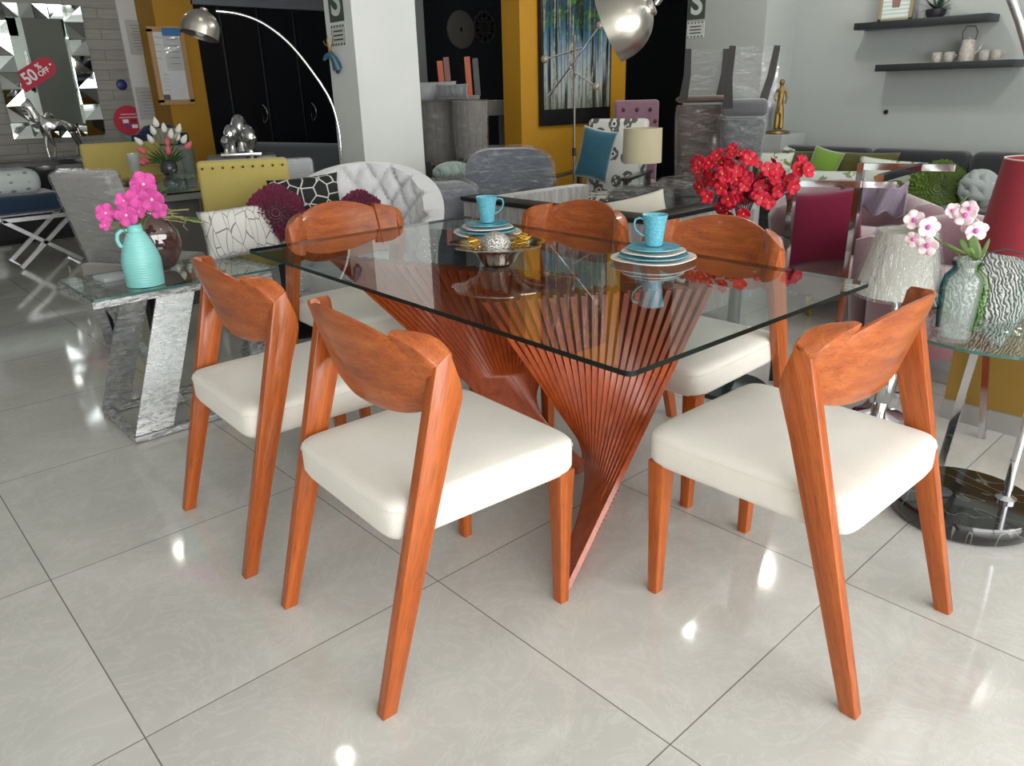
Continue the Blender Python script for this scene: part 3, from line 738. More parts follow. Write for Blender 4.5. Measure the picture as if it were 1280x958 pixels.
MB().lathe([(0, 0), (.04, 0), (.062, .03), (.066, .06), (.05, .095), (.038, .105), (.042, .112), (.036, .112), (.03, .1), (0, .09)], n=28).build('body', plain('dark_glass', '34393c', .08, coat=1), tv)
TW, TPK = plain('white_petal', 'e8e6dc', .6), plain('coral_petal', 'e0707c', .6)
tl = thing('tulip_bunch', 'bunch of white and coral pink tulips in the round dark vase', 'flowers', (q.x, q.y, tz+.10), face(q))
kq = MPP(Vector((q.x, q.y, .9)))
def tulip(parent, c, dirv, s, mat):
    m = MB(); Mq = dirv.to_track_quat('Z', 'Y').to_matrix().to_4x4()
    m.lathe([(0, 0), (.35*s, .12*s), (.5*s, .5*s), (.42*s, 1.0*s), (.16*s, 1.5*s), (.05*s, 1.62*s), (0, 1.5*s)], c, 12, M=Mq, wob=lambda k, n, r, z: 1+.10*math.cos(k*PI/2)).build('tulip', mat, parent, ang=80)
for i, (px, py, mt) in enumerate(((208, 163, TW), (204, 172, TW), (215, 170, TW), (221, 177, TW), (188, 183, TW), (200, 182, TW), (230, 171, TW), (233, 183, TW), (227, 180, TW), (190, 193, TPK), (188, 205, TPK), (216, 186, TPK), (215, 196, TPK), (236, 190, TPK), (193, 204, TPK))):
    c = Vector(((px-213)*kq, -.03+.02*(i % 3), (204-py)*kq)); dv = (c+Vector((0, 0, .06))).normalized()
    MB().tube([(0, 0, -.04), c*.5, c], .003, 6).build('stem', STEM, tl); tulip(tl, c, dv, .046, mt)
for i in range(12):
    a = -1.3+2.6*i/11; c = Vector((.15*math.sin(a), -.03*math.cos(i*2), .13*math.cos(a)*.9)); MB().surf(lambda u, v, c=c: Vector((c.x*u, c.y*u+(v-.5)*.03*math.sin(PI*u)-.01, -.02+(c.z+.02)*u+(v-.5)*.02*math.sin(PI*u))), 6, 2).build('leaf', GREEN, tl, solid=.001)
for nm, lab, ct_, px, py, prof in (('pitcher', 'clear fluted glass pitcher in front of the tulips', 'jug', 226, 238, [(0, 0), (.045, 0), (.05, .03), (.042, .08), (.05, .13), (.047, .13), (.038, .08), (.044, .03), (0, .01)]),
                              ('tall_glass_vase', 'tall fluted clear glass vase beside the yellow nail-studded chair', 'vase', 240, 231, [(0, 0), (.04, 0), (.028, .05), (.034, .1), (.05, .2), (.066, .23), (.063, .23), (.045, .2), (.03, .1), (0, .04)])):
    q = P(px, py, z=tz); o = thing(nm, lab, ct_, (q.x, q.y, tz), face(q))
    MB().lathe(prof, n=24, wob=lambda k, n, r, z: 1+.05*math.cos(k*PI)).build('glass_body', VASEGLASS, o)
    if nm == 'pitcher': MB().tube([(-.045, 0, .12), (-.08, 0, .11), (-.085, 0, .07), (-.048, 0, .04)], .006).build('handle', GLASS, o)
# silver heads sculpture on a small block
q = P(303, 203, d=6.9); hz = P(303, 195, d=6.9).z
pb = thing('pedestal_block', 'grey wrapped low cabinet under the silver heads', 'cabinet', (q.x+.05, q.y+.1, 0), face(q))
MB().box((0, .05, hz/2-.04), (.5, .35, hz-.08), bev=.01).build('body', GREYV, pb); MB().box((0, .05, hz-.03), (.54, .38, .06), bev=.008).build('top', plain('grey_lacquer3', '77787a', .3), pb)
hs = thing('head_sculpture', 'silver sculpture of clustered stylised heads behind the yellow nail-studded chair', 'sculpture', (q.x, q.y, hz), face(q)); hs.scale = (1.22,)*3
SILV = plain('crackled_silver', 'c4c4c4', .22, 1, bump=(60, .5, .004))
def head(parent, c, s, rz):
    m = MB()
    def f(u, v):
        th = 2*PI*u; ph = PI*(v-.5); r = 1.0
        x, y, z = math.cos(ph)*math.cos(th), math.cos(ph)*math.sin(th), math.sin(ph)
        jaw = 1-.28*max(0, -z); nose = .32*math.exp(-((th-1.5*PI)/.16)**2-((z+.08)/.22)**2); brow = .06*math.exp(-((th-1.5*PI)/.7)**2-((z-.22)/.08)**2)
        eye = -.17*(math.exp(-((th-1.5*PI-.32)/.16)**2-((z-.08)/.09)**2)+math.exp(-((th-1.5*PI+.32)/.16)**2-((z-.08)/.09)**2)); lip = .07*math.exp(-((th-1.5*PI)/.25)**2-((z+.45)/.07)**2)
        k = 1+nose+brow+eye+lip
        return Vector((x*.62*jaw*k, y*.75*jaw*k, z*1.05))*s
    m.surf(f, 40, 24, closeu=True); bmesh.ops.remove_doubles(m.bm, verts=m.bm.verts, dist=1e-4)
    bmesh.ops.transform(m.bm, matrix=T(*c) @ RZ(rz) @ RX(-.12), verts=m.bm.verts)
    h = m.build('head', SILV, parent, ang=180); MB().lathe([(.5*s, -.4*s), (.33*s, 0), (.36*s, .6*s)], (c[0], c[1]+.1*s, c[2]-1.25*s), 16).build('neck', SILV, h)
head(hs, (.015, .02, .175), .088, .35); head(hs, (-.05, .0, .135), .068, -.4); head(hs, (-.09, -.01, .09), .042, .1); head(hs, (.065, -.03, .115), .08, .6)
MB().box((0, 0, .012), (.26, .15, .024), bev=.003).build('plinth', SILV, hs)
# grey couch behind, pale wrapped chair
DG = fabric('slate_fabric', '5c6167', 200, .08)
a_, b_ = P(318, 174, d=8.0), P(425, 184, d=7.2)
sf = thing('couch', 'slate grey couch back behind the silver heads, left of the white column', 'sofa', ((a_.x+b_.x)/2, (a_.y+b_.y)/2, 0), math.atan2(b_.y-a_.y, b_.x-a_.x))
wd_ = (a_-b_).length; tz_ = (a_.z+b_.z)/2
MB().box((0, 0, tz_/2+.1), (wd_+.3, .2, tz_-.2), bev=.05, seg=4).build('backrest', DG, sf); MB().box((0, .4, .25), (wd_+.3, .7, .38), bev=.05, seg=3).build('seat', DG, sf)
for sx in (-1, 1): MB().box((sx*(wd_/2+.12), .38, .36), (.16, .8, .6), bev=.05, seg=3).build('armrest', DG, sf)
for sx in (-1, 1):
    for y_ in (0, .65): MB().tube([(sx*wd_/2, y_, 0), (sx*wd_/2, y_, .14)], .02).build('leg', BLACK, sf)
PALE = fabric('pale_grey_fabric', 'b9bcbd', 200, .06)
q = P(362, 225, d=5.1)
parsons('wrapped_chair', 'pale grey plastic-wrapped chair showing between the yellow chair and white armchair', (q.x, q.y), face(q), .30, P(362, 198, d=5.1).z, PALE, None, nails=False, wrap=True)
# ------------------------------------------------------------------ white tufted armchair with cushions
WV = fabric('white_velvet', 'cfcfd1', 90, .05, .55, .15, .6)
def tufted_tub(p, rz, R, zt, label):
    t = thing('tufted_armchair', label, 'armchair', (p[0], p[1], 0), rz)
    # tub back: sweeps around from the left arm over the back to the right arm; opens toward -Y
    def backf(u, v, off):
        a = PI*(-.10+1.20*u); c = math.sin(PI*max(0, min(1, u*1.0)))
        top = .60+(zt-.60)*max(0, math.sin(PI*u))**.8; z = .30+(top-.30)*v
        fl = .06*v*v
        q = 0
        if off < 0:
            # diamond tufts
            uu = u*9; vv = v*3.0
            d1 = abs(((uu+vv) % 1)-.5)*2; d2 = abs(((uu-vv) % 1)-.5)*2
            q = .05*(1-max(0, 1-d1)**6)*(1-max(0, 1-d2)**6) - .03
            q = -q
        r = R+fl+off*.5 + q
        return Vector((-r*math.cos(a), r*.95*math.sin(a), z))
    m = MB(); nu, nv = 96, 30
    A = [[m.bm.verts.new(backf(i/nu, j/nv, .09)) for j in range(nv+1)] for i in range(nu+1)]
    B = [[m.bm.verts.new(backf(i/nu, j/nv, -.09)) for j in range(nv+1)] for i in range(nu+1)]
    for i in range(nu):
        for j in range(nv): m.bm.faces.new((A[i][j], A[i+1][j], A[i+1][j+1], A[i][j+1])); m.bm.faces.new((B[i][j], B[i][j+1], B[i+1][j+1], B[i+1][j]))
        m.bm.faces.new((A[i][nv], A[i+1][nv], B[i+1][nv], B[i][nv])); m.bm.faces.new((A[i][0], B[i][0], B[i+1][0], A[i+1][0]))
    for i in (0, nu):
        for j in range(nv): m.bm.faces.new((A[i][j], A[i][j+1], B[i][j+1], B[i][j]))
    bk = m.build('tufted_back', WV, t, ang=70, recalc=True)
    for i in range(2, 17):
        for j in range(1, 3):
            u = (i+.5*(j % 2))/18; 
            if u < .95: MB().ball(backf(u, j/3, -.09)+Vector((0, 0, 0)), .009, 8, 6).build('button', WV, bk)
    MB().lathe([(0, .30), (R-.03, .30), (R-.02, .33), (R-.02, .42), (R-.06, .45), (0, .46)], (0, -.02, 0), 40).build('seat', WV, t)
    MB().lathe([(0, .12), (R+.03, .12), (R+.04, .14), (R+.04, .31), (0, .32)], (0, 0, 0), 40).build('base', WV, t)
    NAIL = plain('chrome_nail', 'd5d7da', .15, 1)
    for sgn in (-1, 1):
        for k in range(9):
            for w_ in (0, 1, 2): MB().ball((sgn*(R+.0+.025*(w_-1)+.02), -.115-R*.20, .585-.03*k), .007, 8, 6).build('nail', NAIL, bk)
        for y_ in (-.2, .25): MB().tube([(sgn*R*.65, y_, 0), (sgn*R*.65, y_, .13)], [.015, .022]).build('leg', BLACK, t)
    return t
q = P(456, 300, d=4.15)
tufted_tub((q.x, q.y), face(q)-.12, .33, P(455, 206, d=4.35).z-.0, 'white deep-buttoned tub armchair in front of the white column')
MAR = fabric('maroon_chiffon', '6b1f3c', 60, .25, .9, .6, .5)
def ruffle(name, label, p, r, mat, group=None, lean=-.25):
    t = thing(name, label, 'cushion', p, face(p), group); m = MB()
    for k in range(9):
        rr = r*(1-k*.105); zz = -.045-.010*k if k else -.03
        def f(u, v, rr=rr, k=k):
            a = 2*PI*u+.5*k+.15*v*math.sin(3*u*2*PI+k); n1 = 37-5*k%11; w_ = 1+(.03*math.sin(2*PI*u*n1+k*1.7)+.035*math.sin(2*PI*u*(5+k%3)+k*2.1)+.02*math.sin(2*PI*u*(59-k)))*v; w2 = (.009*math.sin(2*PI*u*(29+k*3)+k*2)+.006*math.sin(2*PI*u*(13+k)))*v
            ro = (rr*(.72+.28*v))*w_
            return Vector((ro*math.cos(a), -.055*(1-(rr/r)**2)-.018*v*1.0-.012+w2, ro*math.sin(a)))
        m.surf(f, 110, 3, closeu=True)
    m.build('ruffles', mat, t, ang=180); MB().ball((0, .02, 0), (r*.96, .07, r*.96), 24, 12).build('pad', mat, t)
    t.rotation_euler = (lean, 0, face(p)); return t
q = P(345, 268, d=4.02); ruffle('ruffled_cushion', 'maroon ruffled rose cushion against the yellow nail-studded chair', q, .142, MAR, 'maroon rose cushions')
q = P(450, 268, d=3.9); ruffle('ruffled_cushion', 'maroon ruffled rose cushion in the white tufted armchair', q, .115, MAR, 'maroon rose cushions')
def web_mat():
    m = N('black_cloth_white_web'); v = m.n('ShaderNodeTexVoronoi', feature='DISTANCE_TO_EDGE'); v.inputs['Scale'].default_value = 14; m.l(m.coord(), v.inputs['Vector'])
    m.l(m.ramp(v.outputs['Distance'], [(.02, 'c9c9c4'), (.05, '121214')]), m.b.inputs['Base Color']); m.set(Roughness=.8); return m.m
q = P(383, 250, d=4.15); cushion('cushion', 'black cushion with a white web pattern behind the maroon rose cushion', q, .36, .24, .10, web_mat(), lean=-.2, roll=-.07)
# black stool seat seen under the far dining chair
q = P(392, 356, d=3.42); st = thing('stool', 'low black upholstered stool behind the far-end dining chair', 'stool', (q.x, q.y, 0), face(q))
MB().box((0, 0, .36), (.34, .24, .14), bev=.03, seg=3).build('seat', fabric('black_velvet', '0e0e10', 120), st)
for sx in (-1, 1):
    for sy in (-1, 1): MB().tube([(sx*.17, sy*.12, 0), (sx*.16, sy*.11, .30)], [.012, .016]).build('leg', BLACK, st)
# ------------------------------------------------------------------ bench with crossed chrome legs
NAVY = fabric('navy_velvet', '17304a', 90, .15, .6, .2, .8); SPOT = None
bf = P(28, 338, z=0); br = P(106, 328, z=0)
bn = thing('bench', 'navy velvet bench on crossed chrome legs below the mirror', 'bench', (br.x-.45, bf.y+.2, 0), 0)
ox, oy = bn.location.x, bn.location.y
zt_ = P(60, 272, d=7.4).z
for xx in (br.x-.02, br.x-.95):
    m = MB()
    y0_, y1_ = bf.y-.0, bf.y+.0
    w_ = .46; yb = bf.y
    pass
LCH = plain('satin_chrome', 'e2e3e5', .33, 1)
def xleg(yy):
    m = MB(); x0, x1 = bf.x-.0, br.x
    for a, b in (((x0, .02), (x1, zt_)), ((x1, .02), (x0-.05, zt_)), ((x0-.05, zt_), (x1, zt_))):
        m.tube([(a[0]-ox, yy-oy, a[1]), (b[0]-ox, yy-oy, b[1])], .016, 4)
    m.build('crossed_leg', LCH, bn, smooth=False)
xleg(bf.y); xleg(bf.y+.42)
MB().tube([(br.x-ox, bf.y-oy, .016), (br.x-ox, bf.y+.42-oy, .016)], .014, 4).build('foot_bar', CHROME, bn, smooth=False)
MB().tube([(bf.x-ox, bf.y-oy, .016), (bf.x-ox, bf.y+.42-oy, .016)], .014, 4).build('foot_bar', CHROME, bn, smooth=False)
MB().box((-.30, .22, zt_+.095), (1.5, .50, .16), bev=.05, seg=4).build('seat', NAVY, bn)
def spots():
    m = N('white_cloth_grey_spots'); v = m.n('ShaderNodeTexVoronoi'); v.inputs['Scale'].default_value = 9; v.inputs['Randomness'].default_value = .25; m.l(m.coord((1, 1, 1.6)), v.inputs['Vector'])
    m.l(m.ramp(v.outputs['Distance'], [(.16, '7d8b92'), (.22, 'c2cccc')]), m.b.inputs['Base Color']); m.set(Roughness=.9); return m.m
thr = MB().box((0, 0, 0), (1.35, .44, .20), bev=.08, seg=4).build('bolster', spots()); thr.location = (br.x-.12-.675, oy+.2, zt_+.18+.092)
tag(thr, 'long white bolster with small grey spots lying on the navy bench', 'cushion')
b2 = MB().pillow(.42, .42, .16, RX(-.3)).build('cushion', spots(), ang=180); b2.location = (ox-.42, oy+.42, zt_+.18+.33); tag(b2, 'white patterned cushion propped at the left edge above the spotted bolster', 'cushion')
# ------------------------------------------------------------------ mirror wall
WN = NY-.001
def onwall(px, py): return P(px, py, y=NY-.03)
mir_m = plain('mirror', 'e2ece8', .01, 1); mir_f = plain('bevelled_mirror', 'dfe6e6', .03, 1)
c1, c2, c3 = P(33, 175.6, y=NY-.05), P(135, 167, y=NY-.05), P(98, 7, y=NY-.05)
xl, xr = c1.x-.10, c2.x-.02; zb, zt_ = (c1.z+c2.z)/2, c3.z
mr = thing('wall_mirror', 'large wall mirror framed in faceted mirror blocks on the stone wall', 'mirror', ((xl+xr)/2, NY-.02, zb))
Wm, Hm = xr-xl, zt_-zb; fw = Wm*.2
MB().box((0, 0, Hm/2), (Wm-2*fw+.02, .02, Hm-2*fw*.75)).build('mirror_pane', mir_m, mr, smooth=False)
def facet(x0, x1, z0, z1, k):
    m = MB(); dz = (.035, .01, .05, .015)[k % 4]; e = (.01, .045, .02, .05)[k % 4]; f_ = (.04, .012, .03, .05)[k % 4]
    v = [m.bm.verts.new(p) for p in ((x0, -dz, z0), (x1, -e, z0), (x1, -f_, z1), (x0, -(dz+f_-e+.02 if k % 2 else e), z1))]
    b = [m.bm.verts.new(p) for p in ((x0, .01, z0), (x1, .01, z0), (x1, .01, z1), (x0, .01, z1))]
    if k % 2: m.bm.faces.new((v[0], v[1], v[2])); m.bm.faces.new((v[0], v[2], v[3]))
    else: m.bm.faces.new((v[0], v[1], v[3])); m.bm.faces.new((v[1], v[2], v[3]))
    for i in range(4): m.bm.faces.new((v[i], b[i], b[(i+1) % 4], v[(i+1) % 4]))
    m.build('frame_tile', mir_f, mr, smooth=False, recalc=True)
nrow = 8; k = 0
for i in range(nrow):
    z0, z1 = Hm*i/nrow, Hm*(i+1)/nrow
    facet(Wm/2-fw, Wm/2, z0+.003, z1-.003, k); facet(-Wm/2, -Wm/2+fw, z0+.003, z1-.003, k+1); k += 1
for i in range(4):
    x0 = -Wm/2+fw+(Wm-2*fw)*i/4; x1 = x0+(Wm-2*fw)/4
    facet(x0+.003, x1-.003, 0, fw*.75, i+1); facet(x0+.003, x1-.003, Hm-fw*.75, Hm, i)
RED = plain('red_card', 'c02a45', .6); WHITEP = plain('white_print', 'f0eeee', .6); INK = plain('dark_print', '2c3330', .6)
a_ = P(24, 105, y=NY-.03); b_ = P(66, 78, y=NY-.03); mid = (a_+b_)/2; ang = math.atan2(b_.z-a_.z, b_.x-a_.x); Ld = (b_-a_).length*1.02
sl = thing('sale_tag', 'red price tag reading 50% OFF stuck on the wall mirror', 'sign', (mid.x, NY-.032, mid.z)); sl.rotation_euler = (0, -ang, 0)
h_ = Ld*.46
MB().prism([(-Ld/2, -h_/2), (Ld*.34, -h_/2), (Ld/2, -h_*.2), (Ld/2, h_*.2), (Ld*.34, h_/2), (-Ld/2, h_/2)], -.002, .002, 'y').build('card', RED, sl, smooth=False)
MB().lathe([(0, 0), (.011, 0), (.011, .001), (0, .001)], (Ld*.40, -.0035, 0), 16, M=RX(PI/2)).build('eyelet', WHITEP, sl)
text('number', '50', h_*.82, WHITEP, sl, (-Ld*.19, -.004, -.0), (PI/2, 0, 0), bold=.004, sx=.9)
text('percent', '%', h_*.42, WHITEP, sl, (Ld*.14, -.004, h_*.2), (PI/2, 0, 0), bold=.002)
text('off', 'OFF', h_*.36, WHITEP, sl, (Ld*.16, -.004, -h_*.14), (PI/2, 0, 0), bold=.002)
# stickers and papers
c = onwall(153, 106); o = MB().lathe([(0, 0), (.055, 0), (.055, .012), (.04, .02), (0, .022)], (0, 0, 0), 28, M=RX(PI/2)).build('wall_button', plain('cobalt', '24306e', .4)); o.location = (c.x, NY-.002, c.z); tag(o, 'round cobalt blue disc on the stone wall left of the white strip', 'disc')
c = onwall(162, 151); rs = 36/2*MPP(c)*1.0
o = thing('round_sticker', 'round red sticker with small white lines and square badges over a teal edge', 'sticker', (c.x, NY-.012, c.z-.02))
MB().lathe([(0, 0), (rs*.95, 0), (rs*.95, .004), (0, .004)], (.02, 0, -rs*.24), 40, M=RX(PI/2)).build('teal_disc', plain('teal_card', '5fa3a8', .6), o)
MB().lathe([(0, 0), (rs, 0), (rs, .004), (0, .004)], (0, -.006, .02), 40, M=RX(PI/2)).build('red_disc', RED, o)
for j_, w_ in enumerate((1.0, 1.25)): MB().box((0, -.0118, .02+rs*(.42-.2*j_)), (rs*w_, .001, rs*.07)).build('text_line', plain('rose_print', 'e8b8c0', .6), o)
for xx, zz, mt in ((-.25, -.02, WHITEP), (.28, -.02, plain('maroon_badge', '7a2030', .6)), (-.2, -.38, plain('violet_badge', '6a4a8a', .6)), (.3, -.38, WHITEP)): MB().box((xx*rs, -.0118, .02+zz*rs), (rs*.38, .001, rs*.24)).build('badge', mt, o)
PAPER = plain('printed_paper', 'd3d5d6', .5, var=(14, .05)); SLEEVE = sheet_glass('plastic_sleeve', (.95, .95, .95), .08, bump=(6, .6, .02), haze=.06)
def paper(name, lab, px, py, w_px, h_px, lines, wall_y, rz=0, cat='notice', face_x=False, sleeve=True, mat=None, tilt=0):
    c = P(px, py, y=wall_y); k = MPP(c); w_, h_ = w_px*k, h_px*k
    o = thing(name, lab, cat, (c.x, wall_y, c.z)); o.rotation_euler = (0, tilt, rz)
    MB().box((0, 0, 0), (w_, .002, h_)).build('sheet', mat or PAPER, o, smooth=False)
    for i in range(lines): MB().box((0, -.0016, h_*(.36-.72*i/max(1, lines-1))), (w_*(.72-.1*(i % 3)), .0006, h_*.018)).build('text_line', plain('grey_print', '8b8d90', .6) if 'grey_print' not in bpy.data.materials else bpy.data.materials['grey_print'], o)
    if sleeve: MB().box((0, -.004, 0), (w_*1.06, .002, h_*1.05)).build('plastic_sleeve', SLEEVE, o, smooth=False)
    return o
paper('notice_sheet', 'upper printed sheet in a plastic sleeve on the white strip beside the stone wall', 174, 47, 26, 38, 9, NY-.04)
paper('notice_sheet', 'lower printed sheet in a plastic sleeve above the dark blue bag', 187, 129, 27, 36, 8, NY-.04)
# notice board on the yellow pier
cb = P(214, 83, y=py0-.02); kb = MPP(cb)
nb = thing('notice_board', 'wood-framed notice board with papers on the yellow pier', 'board', (cb.x, py0-.012, cb.z))
bw, bh = 38*kb, 84*kb
MB().box((0, 0, 0), (bw, .02, bh)).build('board', PAPER, nb, smooth=False)
m = MB()
for c, s in (((0, 0, bh/2), (bw+.05, .035, .05)), ((0, 0, -bh/2), (bw+.05, .035, .05)), ((bw/2, 0, 0), (.05, .035, bh)), ((-bw/2, 0, 0), (.05, .035, bh))): m.box(c, s)
m.build('frame', plain('pale_pine', 'b48f63', .6), nb, smooth=False)
paper('leaflet', 'blue-topped leaflet in a plastic pocket on the notice board', 217, 61, 22, 48, 6, py0-.0235, sleeve=True)
oo = MB().box((0, -.003, 0), (22*kb, .003, 9*kb)).build('blue_strip', plain('sky_blue_card', '3f78ad', .6), smooth=False); oo.parent = [x for x in bpy.data.objects if x.name.startswith('leaflet')][-1]; oo.location = (0, -.004, 19*kb)
paper('leaflet', 'small white leaflet pinned at the left of the notice board', 198, 60, 13, 34, 4, py0-.0235, tilt=.12, sleeve=False)
paper('leaflet', 'pale printed leaflet at the bottom left of the notice board', 209, 103, 12, 24, 5, py0-.0235, sleeve=False)
o = MB().box((0, 0, 0), (10*kb, .003, 8*kb)).build('photo_card', plain('grey_card', '55585a', .5)); c = P(208, 115, y=py0-.05); o.location = (c.x, py0-.026, c.z-.06); tag(o, 'small dark grey card at the bottom of the notice board', 'card')
# dark blue bag
c = P(200, 170, d=8.0); bg_ = thing('handbag', 'dark navy bag standing behind the far yellow chair', 'bag', (c.x, c.y, 0), face(c))
MB().box((0, 0, .45), (.50, .34, .9), bev=.02).build('storage_box', plain('taupe_box', '8a857a', .7), bg_)
zz = c.z; NB = fabric('navy_nylon', '1b2747', 80, .1, .5)
MB().lathe([(0, .9), (.23, .9), (.245, .95), (.24, 1.0), (.2, zz+.02), (.12, zz+.09), (0, zz+.11)], n=28, sq=.5).build('bag_body', NB, bg_)
MB().box((.04, -.115, .98), (.2, .03, .14), bev=.012).build('pocket', plain('stone_canvas', '8b8678', .8), bg_)
# console with silver horses below the mirror
q = P(85, 198, d=8.7); cz_ = P(85, 201, d=8.7).z
cn = thing('sideboard', 'dark glossy sideboard below the wall mirror', 'sideboard', (P(70, 190, d=8.75).x, NY-.36, 0))
MB().box((0, 0, cz_/2), (1.5, .5, cz_), bev=.01).build('body', plain('dark_gloss', '2b2c2e', .12, coat=.5), cn)
for xx in (-.37, .37): dd = MB().box((xx, -.256, cz_/2), (.70, .012, cz_-.1), bev=.004).build('door', plain('dark_gloss_door', '333438', .15, coat=.5), cn); MB().box((xx*.2, -.268, cz_/2), (.012, .012, .2)).build('handle', CHROME, dd)
def horse(name, lab, px, s, standing=True, flip=1):
    q = P(px, 198, y=NY-.5); o = thing(name, lab, 'figurine', (q.x, NY-.45, cz_), 0 if flip > 0 else PI)
    V = [(0, 0, .50), (.13, 0, .51), (.26, 0, .50), (-.12, 0, .53), (-.20, 0, .60), (-.25, 0, .74), (-.28, 0, .86), (-.35, 0, .82), (-.40, 0, .78), (-.27, .02, .92),
         (-.13, .05, .36), (-.16, .05, .18), (-.15, .05, .0), (-.10, -.05, .36), (-.06, -.05, .19), (-.10, -.05, .0), (.27, .05, .36), (.30, .05, .2), (.27, .05, .0), (.25, -.05, .36), (.33, -.05, .2), (.36, -.05, .0), (.34, 0, .46), (.37, 0, .28)]
    E = [(0, 1), (1, 2), (0, 3), (3, 4), (4, 5), (5, 6), (6, 7), (7, 8), (6, 9), (3, 10), (10, 11), (11, 12), (3, 13), (13, 14), (14, 15), (2, 16), (16, 17), (17, 18), (2, 19), (19, 20), (20, 21), (2, 22), (22, 23)]
    R_ = [.095, .085, .09, .095, .08, .055, .05, .035, .028, .012, .045, .022, .022, .045, .022, .022, .055, .024, .022, .055, .024, .022, .02, .012]
    me = bpy.data.meshes.new('horse'); me.from_pydata([Vector(v)*s for v in V], E, []); me.materials.append(SILV)
    b = bpy.data.objects.new('body', me); COL.objects.link(b); b.parent = o
    sk = b.modifiers.new('Skin', 'SKIN'); 
    for i, r in enumerate(R_): me.skin_vertices[0].data[i].radius = (r*s, r*s)
    me.skin_vertices[0].data[0].use_root = True; b.modifiers.new('Sub', 'SUBSURF').render_levels = 1
    return o
bpy.context.view_layer.update()
horse('horse_figurine', 'standing silver horse figurine in front of the wall mirror', 78, .62)
# ------------------------------------------------------------------ left arc lamp
def arc_lamp(lab, basep, pts, dome_c, dome_r, axis, base_r, basemat, veins=None):
    o = thing('arc_lamp', lab, 'floor lamp', (basep[0], basep[1], 0)); b = Vector((basep[0], basep[1], 0))
    MB().lathe([(0, 0), (base_r-.004, 0), (base_r, .006), (base_r, .042), (base_r-.006, .05), (0, .05)], n=64).build('base', basemat, o, ang=50)
    MB().lathe([(0, .05), (.03, .05), (.03, .06), (.016, .075), (.016, .16), (0, .16)], n=24).build('pole_socket', CHROME, o)
    MB().tube([Vector(p)-b for p in pts], .008, 10).build('arc_pole', CHROME, o)
    m = MB(); ax = Vector(axis).normalized(); Mq = ax.to_track_quat('Z', 'Y').to_matrix().to_4x4()
    prof = []
    for i in range(17):
        a = PI/2*i/16; prof.append((dome_r*math.sin(a), dome_r*.98*math.cos(a)))
    prof += [(dome_r, -dome_r*.38), (dome_r-.004, -dome_r*.38), (dome_r-.004, 0)] + [((dome_r-.004)*math.sin(PI/2*(15-i)/16), (dome_r*.98-.004)*math.cos(PI/2*(15-i)/16)) for i in range(16)]
    sh = MB().lathe(prof, Vector(dome_c)-b, 48, M=Mq).build('lamp_shade', STEEL, o, ang=60)
    MB().lathe([(0, dome_r*.97), (.022, dome_r*.97), (.022, dome_r*1.06), (.012, dome_r*1.1), (0, dome_r*1.1)], Vector(dome_c)-b, 20, M=Mq).build('cap', STEEL, sh)
    MB().ball(Vector(dome_c)-b-ax*.01, dome_r*.3, 16, 10).build('bulb', plain('frosted_bulb', 'dcdcd4', .4), sh)
    return o
def smooth_pts(C, n=10):
    C = [Vector(c) for c in C]; C = [C[0]*2-C[1]] + C + [C[-1]*2-C[-2]]; out = []
    for i in range(1, len(C)-2):
        for k in range(n):
            t = k/n; out.append(.5*((2*C[i])+(C[i+1]-C[i-1])*t+(2*C[i-1]-5*C[i]+4*C[i+1]-C[i+2])*t*t+(3*C[i]-C[i-1]-3*C[i+1]+C[i+2])*t**3))
    out.append(C[-2]); return out
pb_ = P(427, 200, d=5.1); path = [(pb_.x, pb_.y, .05), (pb_.x, pb_.y, .6)]
for px, py in ((427, 200), (424, 165), (414, 128), (392, 92), (362, 55), (330, 30), (300, 18), (270, 14)): path.append(P(px, py, d=5.1))
dc = P(251, 36, d=5.1)
arc_lamp('slender arc floor lamp with a small brushed-steel dome, curving left of the white column', (pb_.x, pb_.y), smooth_pts(path, 6), dc, 23*MPP(dc), (CR*.35+Vector((0, 0, 1))-Vector((dc.x, dc.y, 0)).normalized()*(-.25)), .19, plain('white_marble', 'c9c9c6', .3))
# ------------------------------------------------------------------ S signs and deer head
SG = plain('sign_green', '3f4a44', .5); SW = plain('sign_pale', 'c2c8c2', .5)
def s_sign(lab, y_, z_, xw, w_):
    o = thing('safety_sign', lab, 'sign', (xw-.002, y_, z_), -PI/2)
    MB().box((0, 0, w_*.72), (w_, .004, w_*1.45)).build('plate', SG, o, smooth=False)
    text('letter', 'S', w_*1.55, SW, o, (0, -.003, w_*.70), (PI/2, 0, 0), bold=.006, sx=1.0)
    lb = thing('hazard_label', lab.replace('green sign with a pale letter S', 'small hazard-striped label under the S sign'), 'label', (xw-.0015, y_, z_-.02), -PI/2)
    LH = w_*.72
    MB().box((0, 0, -LH/2), (w_*1.02, .003, LH)).build('plate', SW, lb, smooth=False)
    m = MB()
    for i in range(5):
        x = -w_*.44+w_*.20*i
        for zz in (-.05*w_, -LH+.05*w_): m.prism([(x-.04*w_, zz-.035*w_), (x+.04*w_, zz-.035*w_), (x+.08*w_, zz+.035*w_), (x, zz+.035*w_)], -.0035, -.002, 'y')
    for zz in (-.22*w_, -.5*w_):
        for sx in (-1, 1): m.prism([(sx*w_*.46-.025*w_, zz-.07*w_), (sx*w_*.46+.025*w_, zz-.07*w_+.03), (sx*w_*.46+.025*w_, zz+.07*w_), (sx*w_*.46-.025*w_, zz+.07*w_-.03)], -.0035, -.002, 'y')
    m.build('stripes', INK, lb, smooth=False)
    for i in range(3): MB().box((0, -.0025, -LH*(.3+.2*i)), (w_*.66, .001, LH*.07)).build('text_line', INK, lb, smooth=False)
